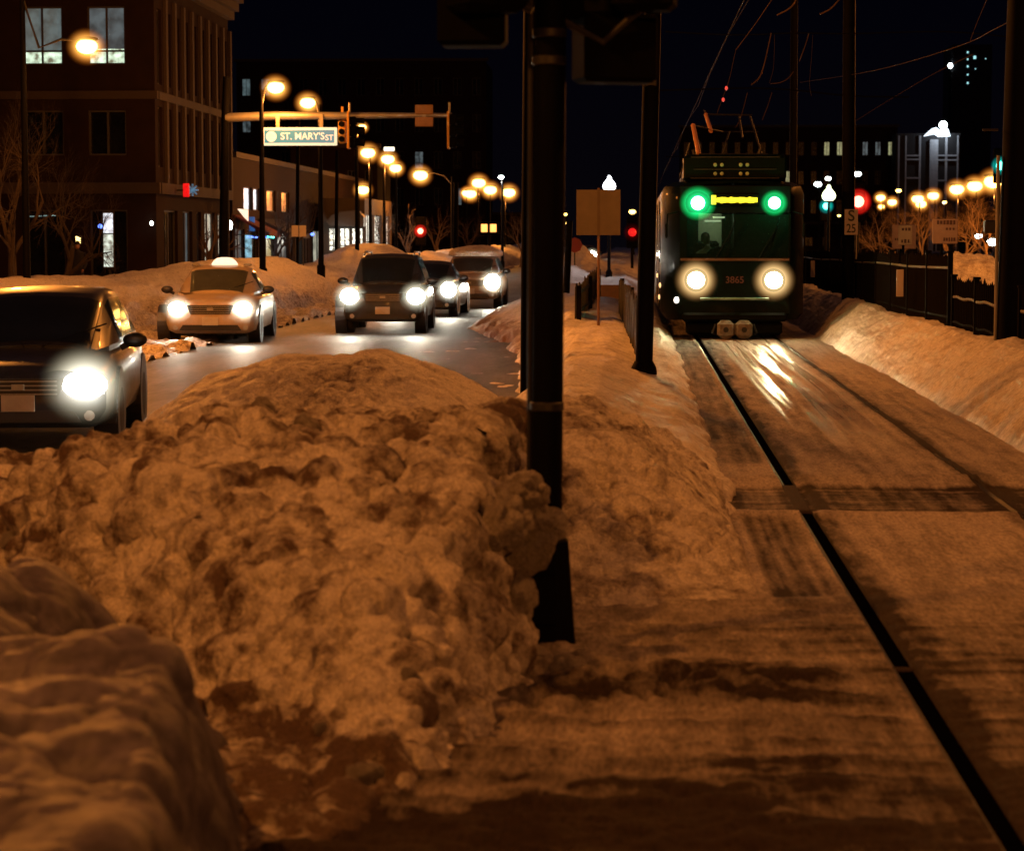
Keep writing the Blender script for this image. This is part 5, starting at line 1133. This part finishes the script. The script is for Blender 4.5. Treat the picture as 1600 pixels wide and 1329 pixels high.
# lamps
for s in (-1, 1):
    cx = tx(1088 if s < 0 else 1208)
    g = MB(); g.lathe((cx, -.02, tz(437)), [(.21, .03), (.21, -.03), (.18, -.045)], 24, 'Y'); g.build('headlight_rim', M['tram_dark'], tram, True)
    g = MB(); g.ball((cx, -.06, tz(437)), (.43, .05, .42), 28, 16); hd = g.build('headlight', M['head_warm_halo'], tram, True)  # oversized shell carries the headlight's painted halo
    g = MB(); g.ball((cx, -.10, tz(437)), (.155, .04, .15), 20, 12); g.build('bulb', M['head_warm'], hd, True)
    spot(tram, (cx, -.22, tz(437)), (0, -1, -.085), (1, .76, .38), 120, 60, .9, .06)
    spot(tram, (cx, -.24, tz(437) - .1), (0, -1, -.30), (1, .76, .40), 45, 100, .9, .06)
    gx = tx(1090 if s < 0 else 1208)
    g = MB(); g.ball((gx, -.05, tz(318)), (.35 if s < 0 else .26, .05, .33 if s < 0 else .25), 24, 14); gl = g.build('green_lamp_halo', M['green_halo'], tram, True)  # shell wider than the lamp paints its green halo
    g = MB(); g.ball((gx, -.09, tz(318)), (.125 if s < 0 else .11, .03, .125 if s < 0 else .11), 16, 10); g.build('bulb', M['green_core'] if 'green_core' in M else M['green'], gl, True)
    point(tram, (gx, -.30, tz(318)), (.02, 1, .32), 9, .04, 'green_light')
    g = MB(); g.tube([(s * .98, .1, tz(330)), (s * 1.22, -.06, tz(335)), (s * 1.24, -.06, tz(372))], .015, 6); g.box((s * 1.24, -.06, tz(360)), (.05, .10, .26), bev=.02); g.build('mirror', M['tram_dark'], tram)
g = MB(); g.box((tx(1147), -.035, tz(313)), (.92, .04, .22), bev=.02); dd = g.build('destination_sign', M['tram_dark'], tram)
M['led'] = emit('amber-yellow destination letters', (1, .80, .03), 1.6)
g = MB(); g.box((tx(1114.5), -.06, tz(313)), (.085, .012, .165), bev=.004)
for k in range(13): g.box((tx(1122 + k * 4.8), -.06, tz(313.2) - .004 * (k % 2)), (.052, .010, .098 + .012 * ((k * 5) % 3 - 1)), bev=.003)
g.box((tx(1150), -.059, tz(313.2)), (.74, .006, .055)); g.build('lit_letters', M['led'], dd)
text_mesh('fleet_number', '3865', .17, paint('dull red digits', (.07, .02, .014), .5), tram, (tx(1148), -.018, tz(437)))
g = MB(); g.box((0, -.05, tz(466)), (1.25, .03, .05), bev=.01); g.build('light_strip', paint('pale green band', (.15, .26, .22), .25, .2), tram)
g = MB(); g.box((0, -.02, .40), (1.9, .12, .16), bev=.04); g.box((0, .3, .20), (1.75, .5, .26), bev=.05); g.build('bumper', M['tram_dark'], tram)
g = MB(); g.box((-.165, -.16, tz(513)), (.30, .30, .33), bev=.07); g.box((.165, -.16, tz(513)), (.30, .30, .33), bev=.07); g.box((0, -.05, tz(513)), (.2, .3, .2), bev=.03); cp = g.build('coupler', paint('snow-caked coupler', (.16, .13, .10), .8, var=.6, scale=14, bump=.5), tram)
for s in (-1, 1): g = MB(); g.tube([(s * .34, -.10, tz(505)), (s * .40, -.12, .12), (s * .36, -.05, -.02 + .1)], .02, 6); g.build('coupler_hose', M['rubber'], tram); g = MB(); g.tube([(s * .165, -.30, tz(513)), (s * .165, -.36, tz(513))], .05, 10); g.build('coupler_pin', M['rubber'], cp)
# wheels / truck below
g = MB()
for s in (-1, 1):
    g.lathe((s * .7175, 1.8, .33), [(.33, -.06), (.33, .06)], 24, 'X'); g.lathe((s * .7175, 3.6, .33), [(.33, -.06), (.33, .06)], 24, 'X')
g.build('wheels', M['steel'], tram, True)
g = MB(); g.box((0, 2.7, .30), (1.2, 2.4, .25), bev=.05); g.build('truck_frame', M['tram_dark'], tram)
# sides: windows, doors, reflections come from real lamps
for s in (-1, 1):
    for k in range(6):
        y0 = 1.65 + k * 1.3
        if k in (1, 4):
            g = MB(); g.box((s * 1.328, y0 + .6, 1.50), (.02, 1.16, 2.05), bev=.006); d_ = g.build('door', M['tram_dark'], tram)
            g = MB()
            for q in (.32, .88): g.box((s * 1.342, y0 + q, 1.62), (.01, .46, 1.55))
            g.build('door_glass', M['bglass'], d_)
            g = MB(); g.box((s * 1.343, y0 + .6, 1.55), (.02, .035, 2.0)); g.build('door_edge', M['galv'], d_)
        else:
            g = MB(); g.box((s * 1.329, y0 + .6, 1.86), (.02, 1.12, .86), bev=.01); g.build('window', M['bglass'], tram)
    g = MB(); g.box((s * 1.33, 5.5, 1.25), (.012, 7.8, .22)); g.build('side_band', M['tram_white'], tram)
    g = MB(); g.box((s * 1.12, .42, 1.75), (.02, .5, .9), rz=s * -.42); g.build('nose_side_window', M['bglass'], tram)
# marker lamps glinting on the left side
g = MB()
for (y, z) in ((1.2, .95), (2.4, .70), (6.2, 1.05)): g.ball((-1.34, y, z), (.02, .05, .05), 10, 6)
g.build('side_marker', emit('side marker', (1, .60, .25), 1.6), tram)
g = MB(); g.ball((-1.05, .02, tz(468)), (.05, .03, .06)); g.build('turn_lamp', emit('white marker', (1, .92, .8), 3), tram)
# second module
g = MB(); g.loft([tsec(9.5, 1.15, .40, zt - .05), tsec(10.3, 1.15, .40, zt - .05)], cap=(False, False)); g.build('bellows', M['rubber'], tram)
g = MB(); g.loft([tsec(10.3, 1.325, .33, zt + .05), tsec(21, 1.325, .33, zt + .05)]); g.build('rear_module', M['tram_green'], tram, True)
# roof equipment
g = MB(); g.box((0, .75, zt + .30), (1.86, 1.1, .48), bev=.06); rs = g.build('roof_shroud', M['tram_green'], tram)
g = MB()
for i in range(2):
    for cxx in (-.36, -.24, .10, .22):
        g.lathe((cxx, .185, zt + .19 + i * .16), [(.034, 0), (.034, -.012), (.02, -.016)], 10, 'Y')
g.build('vent_plug', paint('pale bolts', (.35, .42, .25), .5), rs)
g = MB(); g.box((0, .19, zt + .27), (1.5, .02, .012)); g.box((0, .19, zt + .11), (1.6, .02, .012)); g.box((0, .19, zt + .49), (1.6, .02, .014)); g.build('grille_bar', M['dark_metal'], rs)
g = MB()
for (y, hh) in ((3.2, .35), (5.4, .45), (7.6, .40)): g.box((0, y, zt + .07 + hh / 2), (1.7, 1.5, hh), bev=.06)
g.build('roof_box', M['tram_dark'], tram)
pg = MB(); ba = zt + .35
for s in (-1, 1):
    pg.tube([(s * .55, 4.0, ba), (s * .66, 4.0, ba + .42)], .04, 8)
pg.tube([(-.6, 3.2, ba), (.6, 3.2, ba)], .03); pg.tube([(-.6, 5.2, ba), (.6, 5.2, ba)], .03)
pg.build('pantograph_base', M['dark_metal'], tram, True)
P1 = [(-.62, 4.1, tz(240) - .0), (-.74, 4.0, tz(197) + .1)]
g = MB(); k = ppm(YT + 4) / ppm(YT)
def tp(px, py, y): v = atY(px, py, YT + y) - Vector((XT, YT, TZ)); return tuple(v)
M['sodium_arm'] = paint('arm tinted by lamplight', (.75, .35, .15), .35, .2)  # orange of the sodium light on the arms, put into their paint
g = MB(); g.tube([tp(1092, 241, 3.4), tp(1083, 196, 4.6)], .045, 10); g.tube([tp(1111, 205, 5.0), tp(1103, 179, 5.8)], .042, 10); g.build('pantograph_arm', M['sodium_arm'], tram, True)
g = MB(); g.tube([tp(1083, 196, 4.6), tp(1130, 206, 5.6), tp(1185, 206, 5.6)], .015, 6); g.tube([tp(1103, 179, 5.8), tp(1175, 180, 5.8)], .02, 6); g.tube([tp(1092, 241, 3.4), tp(1200, 241, 3.4)], .015, 6); g.tube([tp(1160, 215, 4), tp(1155, 182, 5.6)], .02, 6); g.tube([tp(1190, 240, 4), tp(1172, 182, 5.6)], .02, 6); g.tube([tp(1128, 240, 3.5), tp(1140, 206, 4)], .02, 6)
g.build('pantograph_frame', M['dark_metal'], tram, True)
g = MB(); g.tube([tp(1104, 180, 5.8), tp(1100, 172, 5.8)], .01, 5); g.tube([(-1.0, .3, zt + .1), (-.9, .9, zt + .5), (-.80, 1.6, zt + .8)], .012, 6); g.build('roof_cable', M['dark_metal'], tram, True)

# ================================================================== PEOPLE
M['skin'] = paint('skin', (.42, .22, .14), .55, var=.1); M['coat_dark'] = paint('dark winter coat', (.02, .02, .028), .85); M['shirt'] = paint('white shirt', (.62, .62, .60), .8, var=.1); M['hair'] = paint('dark hair', (.02, .014, .01), .8)
def person(parent, joints, edges, mat, name='body'):
    me = bpy.data.meshes.new(name); me.from_pydata([j[:3] for j in joints], edges, []); o = bpy.data.objects.new(name, me); COL.objects.link(o); o.parent = parent
    md = o.modifiers.new('skin', 'SKIN'); md.use_smooth_shade = True
    for v, j in zip(me.skin_vertices[0].data, joints): v.radius = (j[3], j[4] if len(j) > 4 else j[3])
    me.skin_vertices[0].data[0].use_root = True
    s = o.modifiers.new('sub', 'SUBSURF'); s.levels = 2; s.render_levels = 2
    me.materials.append(mat); return o
# pedestrian by the corner building
a = atY(121, 400, 70.5)
pe = empty('person', (a.x, 70.5, .12), 'person in a dark coat and cap standing at the corner building behind the snow bank', 'person')
J = [(0, 0, .92, .16, .12), (0, 0, 1.15, .17, .12), (0, 0, 1.38, .20, .12), (0, -.01, 1.50, .065), (0, -.03, 1.58, .06),
     (-.20, 0, 1.40, .07), (-.27, .02, 1.12, .055), (-.20, -.12, .92, .045), (.20, 0, 1.40, .07), (.27, .02, 1.12, .055), (.20, -.12, .92, .045),
     (-.10, 0, .84, .11), (-.12, -.02, .48, .08), (-.12, .02, .08, .055), (-.12, -.12, .04, .05), (.10, 0, .84, .11), (.12, 0, .48, .08), (.13, .03, .08, .055), (.13, -.11, .04, .05)]
person(pe, J, [(0, 1), (1, 2), (2, 3), (3, 4), (2, 5), (5, 6), (6, 7), (2, 8), (8, 9), (9, 10), (0, 11), (11, 12), (12, 13), (13, 14), (0, 15), (15, 16), (16, 17), (17, 18)], M['coat_dark'])
g = MB(); g.ball((0, -.03, 1.66), (.078, .095, .115)); g.ball((0, -.125, 1.65), (.014, .02, .02), 8, 5); g.ball((-.08, -.02, 1.65), (.012, .02, .03), 8, 5); g.ball((.08, -.02, 1.65), (.012, .02, .03), 8, 5); g.build('head', M['skin'], pe, True)
g = MB(); g.lathe((0, -.02, 1.69), [(.094, 0), (.096, .04), (.07, .09), (.02, .11)], 16); g.box((0, -.12, 1.70), (.12, .08, .012), bev=.004); g.build('cap', M['coat_dark'], pe, True)
for s in (-1, 1):
    g = MB(); g.ball((s * .195, -.15, .90), (.035, .045, .04), 10, 6)
    for k in range(4): g.tube([(s * .195 + (k - 1.5) * .017, -.17, .89), (s * .195 + (k - 1.5) * .017, -.20, .86), (s * .19 + (k - 1.5) * .014, -.19, .825 + .004 * abs(k - 1.5))], [.009, .008, .006], 6)
    g.tube([(s * .165, -.16, .90), (s * .15, -.19, .88)], [.009, .007], 6); g.build('hand', M['skin'], pe, True)
# tram driver behind the windscreen
dx = tx(1108); dr = empty('person', (XT + dx, YT + .95, TZ + .95), 'tram driver in a white shirt sitting behind the left side of the windscreen', 'person')
J = [(0, .1, .12, .14, .11), (0, .08, .35, .15, .11), (0, .05, .58, .17, .10), (0, .03, .70, .055), (0, .0, .76, .05), (-.17, .05, .58, .06), (-.22, -.10, .36, .048), (-.12, -.32, .40, .035), (.17, .05, .58, .06), (.24, -.12, .42, .048), (.20, -.36, .46, .035)]
person(dr, J, [(0, 1), (1, 2), (2, 3), (3, 4), (2, 5), (5, 6), (6, 7), (2, 8), (8, 9), (9, 10)], M['shirt'])
g = MB(); g.ball((-.04, -.02, .86), (.075, .09, .11)); g.ball((-.04, -.115, .85), (.013, .02, .02), 8, 5); g.ball((-.115, -.01, .85), (.012, .02, .03), 8, 5); g.ball((.035, -.01, .85), (.012, .02, .03), 8, 5); g.build('head', M['skin'], dr, True)
g = MB(); g.ball((-.04, .015, .90), (.083, .088, .09)); g.build('hair', M['hair'], dr, True)
for s, c_ in ((-1, (-.12, -.36, .40)), (1, (.20, -.40, .46))):
    g = MB(); g.ball(c_, (.035, .045, .03), 10, 6)
    for k in range(4): g.tube([(c_[0] + (k - 1.5) * .017, c_[1] - .03, c_[2] + .005), (c_[0] + (k - 1.5) * .017, c_[1] - .07, c_[2] - .01), (c_[0] + (k - 1.5) * .015, c_[1] - .065, c_[2] - .04)], [.009, .008, .007], 6)
    g.tube([(c_[0] - s * .03, c_[1] - .01, c_[2]), (c_[0] - s * .05, c_[1] - .04, c_[2] - .01)], [.009, .007], 6); g.build('hand', M['skin'], dr, True)
g = MB(); g.box((dx, 1.28, 1.35), (.45, .12, .85), bev=.05); g.box((dx, 1.05, 1.02), (.45, .45, .1), bev=.04); g.build('seat', M['tram_dark'], tram)

# ================================================================== OVERHEAD WIRES
def wire(label, pts, Y, r=.012, name='overhead_wire', mat='wire'):
    if not isinstance(Y, (list, tuple)): Y = [Y] * len(pts)
    P = [atY(p[0], p[1], y) for p, y in zip(pts, Y)]
    Q = []
    for i in range(len(P) - 1):
        p0, p1, p2, p3 = P[max(0, i - 1)], P[i], P[i + 1], P[min(len(P) - 1, i + 2)]
        for k in range(6):
            t = k / 6; Q.append(.5 * ((2 * p1) + (p2 - p0) * t + (2 * p0 - 5 * p1 + 4 * p2 - p3) * t * t + (3 * p1 - p0 - 3 * p2 + p3) * t ** 3))
    Q.append(P[-1]); g = MB(); g.tube(Q, r * .6, 5); return tag(g.build(name, M[mat], None, True), label, 'overhead wire', 'wires over the tram track')
M['wire_lit'] = paint('lamp-lit wire', (.06, .04, .034), .8, spec=.05)  # paler copy of the wire colour for cables that look lit
wire('curved feeder cable at the top, left of the two short ones', [(1250, -20), (1243, 2), (1233, 14), (1214, 24)], 36, .022, mat='wire_lit')
wire('curved feeder cable at the top, right of the two short ones', [(1322, -14), (1311, 0), (1298, 14), (1281, 23)], 36, .022, mat='wire_lit')
wire('long pale cable curving down behind the tram pantograph, left one', [(1205, 52), (1199, 80), (1193, 105), (1186, 122), (1174, 133)], 40, .020, mat='wire_lit')
wire('straight thin wire slanting from the top edge down to the tram pantograph', [(1216, -15), (1180, 38), (1150, 78)], 34, .010, mat='wire_lit')
wire('thin wire dropping almost vertically to the red-lit joint above the tram', [(1150, 78), (1146, 95), (1141, 118), (1135, 138), (1120, 178)], 38, .010)
wire('slack drop wire left of the thin black pole', [(1210, 55), (1210, 80), (1208, 110), (1202, 130)], 42, .008)
wire('pale slanting dropper right of the thin black pole, upper', [(1264, 52), (1258, 72), (1249, 96)], 42, .018, mat='wire_lit')
wire('thin vertical dropper right of the thin black pole', [(1270, 55), (1268, 90), (1265, 130), (1268, 150)], 42, .008)
wire('faint slanting cable above the tram roof, left', [(1168, 145), (1162, 168), (1156, 188), (1149, 200)], 46, .015, mat='wire_lit')
wire('faint slanting cable above the tram roof, right', [(1206, 145), (1200, 165), (1191, 188)], 46, .013, mat='wire_lit')
wire('short curved jumper cable touching the thin black pole', [(1240, 112), (1232, 122), (1220, 129), (1204, 131)], 44, .016, mat='wire_lit')
wire('black span wire crossing above the tram', [(1020, 142), (1090, 140), (1170, 138), (1240, 141), (1327, 150), (1420, 152)], 46, .022, mat='black_pole')
wire('upper black span wire crossing between the poles', [(1040, 50), (1150, 55), (1240, 52), (1327, 53), (1480, 50), (1594, 60)], 40, .016, mat='black_pole')
wire('lower thin span wire crossing at tram roof height', [(1040, 245), (1100, 243), (1180, 240), (1241, 243)], 62, .018, mat='black_pole')
wire('long wire running from the thick right pole down to the left', [(1578, 34), (1550, 48), (1515, 66), (1450, 88), (1385, 106), (1330, 117), (1250, 129)], [27.5, 29, 32, 36, 40, 46, 60], .011, mat='wire_lit')
wire('short wire climbing from the long one to the top edge', [(1516, 65), (1527, 35), (1542, 0), (1552, -24)], [32, 32, 31, 30], .009, mat='wire_lit')
wire('faint sloping wire from the pole with the S sign up to the right', [(1335, 190), (1400, 150), (1460, 115), (1520, 85)], 60, .010)
for k, x in enumerate((1.70, 2.06)):
    g = MB(); pts = []
    for q in range(19):
        y = 4 + q * 12; pts.append((x - .0, y, 5.75 + .02 * math.sin(q * 2) if k == 0 else 6.3 + .25 * abs(math.sin(q * math.pi / 3))))
    g.tube(pts, .008, 5); tag(g.build('contact_wire', M['wire']), ('lower contact wire' if k == 0 else 'sagging upper messenger wire') + ' above the middle of the tram track', 'overhead wire', 'wires over the tram track')
for (px, py, col_, lab) in ((1135, 138, 'red', 'tiny orange-red insulator glint above the tram, upper'), (1130, 156, 'red', 'tiny red insulator glint above the tram, lower')):
    a = atY(px, py, 38); g = MB(); g.ball(tuple(a), (.025, .02, .035), 10, 6); tag(g.build('insulator', emit('glowing red insulator', (1, .12, .1), .5)), lab, 'insulator')  # insulator glows to paint its glint

# ================================================================== BARE TREES
def tree(x, y, z, H, label, seed, mat, group, name='bare_tree', depth=5, spread=.55, r0=None, trunk=.30, lean=0, dens=3):
    rr = random.Random(seed); e = empty(name, (x, y, z), label, 'tree', group); r0 = r0 or H * .026
    tk = MB(); cr_ = MB()
    def br(g, p, d, L, r, lv):
        q = p; pts = [p]; rs = [r]; n = 3 if lv > 2 else 4
        for i in range(n):
            d = (d + Vector((rr.uniform(-1, 1), rr.uniform(-1, 1), rr.uniform(-.5, .9))) * .13).normalized(); q = q + d * L / n; pts.append(q); rs.append(r * (1 - .42 * (i + 1) / n))
        g.tube(pts, rs, 6 if lv < 2 else 4 if lv < 3 else 3, cap=False)
        if lv >= depth: return
        m = dens if lv else 4
        for k in range(m):
            t = .45 + .55 * (k + 1) / m if lv else .6 + .4 * (k + 1) / m; i = min(n, int(t * n)); pp = pts[i]
            a = rr.uniform(0, 2 * math.pi); s = spread * rr.uniform(.7, 1.3)
            perp = d.cross(Vector((math.cos(a), math.sin(a), .3))).normalized(); nd = (d + perp * s * 1.2 + Vector((0, 0, .08))).normalized()
            br(cr_, pp, nd, L * rr.uniform(.58, .80), rs[i] * .66, lv + 1)
    br(tk, Vector((0, 0, -.2)), Vector((lean, 0, 1)).normalized(), H * trunk, r0, 0)
    tk.build('trunk', mat, e, True); cr_.build('crown', mat, e); return e
M['bark_l'] = paint('light bark', (.05, .035, .025), .9); M['bark_o'] = paint('pale orange-brown twigs', (.34, .24, .16), .9)  # second tone is paler, for the trees behind the fence
b_ = atY(25, 420, 52); tree(b_.x, 52, .3, 8.5, 'large bare tree with tangled twigs at the left edge', 21, M['bark_l'], 'bare street trees on the left', depth=6, spread=.62, trunk=.24, r0=.13)
b_ = atY(95, 420, 58); tree(b_.x, 58, .3, 7.0, 'second bare tree on the left, in front of the dark shop front', 22, M['bark_l'], 'bare street trees on the left', depth=6, spread=.62, trunk=.26, r0=.11)
b_ = atY(327, 410, 69); tree(b_.x, 69, .3, 4.2, 'small bare tree just left of the signal mast pole', 23, M['bark'], 'bare street trees on the left', depth=4, spread=.45)
b_ = atY(452, 400, 95); tree(b_.x, 95, .3, 5.2, 'slim bare tree in front of the shop row near the parking plates', 24, M['bark_l'], 'bare street trees on the left', depth=5, spread=.5)
b_ = atY(432, 400, 90); tree(b_.x, 90, .3, 4.6, 'slim bare tree left of the parking plates', 29, M['bark_l'], 'bare street trees on the left', depth=5, spread=.5)
for k, (px, Y, H) in enumerate(((600, 130, 5.5), (640, 140, 5), (685, 150, 5.5), (730, 160, 5), (815, 150, 5.5))):
    b_ = atY(px, 395, Y); tree(b_.x, Y, .3, H, ('bare tree beneath the overlapping lamps', 'bare tree left of the small red traffic light', 'bare tree right of the small red traffic light', 'bare tree left of the walk-signal box', 'bare tree just left of the black poles')[k], 30 + k, M['bark'], 'bare trees along the far road', depth=4, spread=.5)
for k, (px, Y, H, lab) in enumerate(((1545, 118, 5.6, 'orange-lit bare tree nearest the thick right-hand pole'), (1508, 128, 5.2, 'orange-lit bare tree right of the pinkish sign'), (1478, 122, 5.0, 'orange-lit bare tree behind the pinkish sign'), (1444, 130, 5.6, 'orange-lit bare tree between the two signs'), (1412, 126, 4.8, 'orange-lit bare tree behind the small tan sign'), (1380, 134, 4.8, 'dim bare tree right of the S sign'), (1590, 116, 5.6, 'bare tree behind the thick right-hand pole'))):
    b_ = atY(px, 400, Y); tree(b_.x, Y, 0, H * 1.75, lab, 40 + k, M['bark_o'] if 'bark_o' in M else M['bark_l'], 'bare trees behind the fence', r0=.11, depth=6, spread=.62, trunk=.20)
rl = empty('street_lamp', (26, 108, 0), 'unseen sodium lamp right of the frame lighting the bare trees behind the fence', 'street lamp', 'sodium street lamps')  # unseen lamp added to light the trees behind the fence
g = MB(); g.tube([(0, 0, 0), (0, 0, 8)], [.12, .06], 8); g.build('pole', M['black_pole'], rl, True); g = MB(); g.ball((-.6, 0, 8.0), (.35, .2, .1)); g.build('lamp_head', M['dark_metal'], rl); g = MB(); g.ball((-.6, 0, 7.93), (.25, .15, .12)); g.build('bulb', M['sodium'], rl); point(rl, (-.6, 0, 7.6), SODIUM, 22000, .2)  # parts of the added unseen lamp
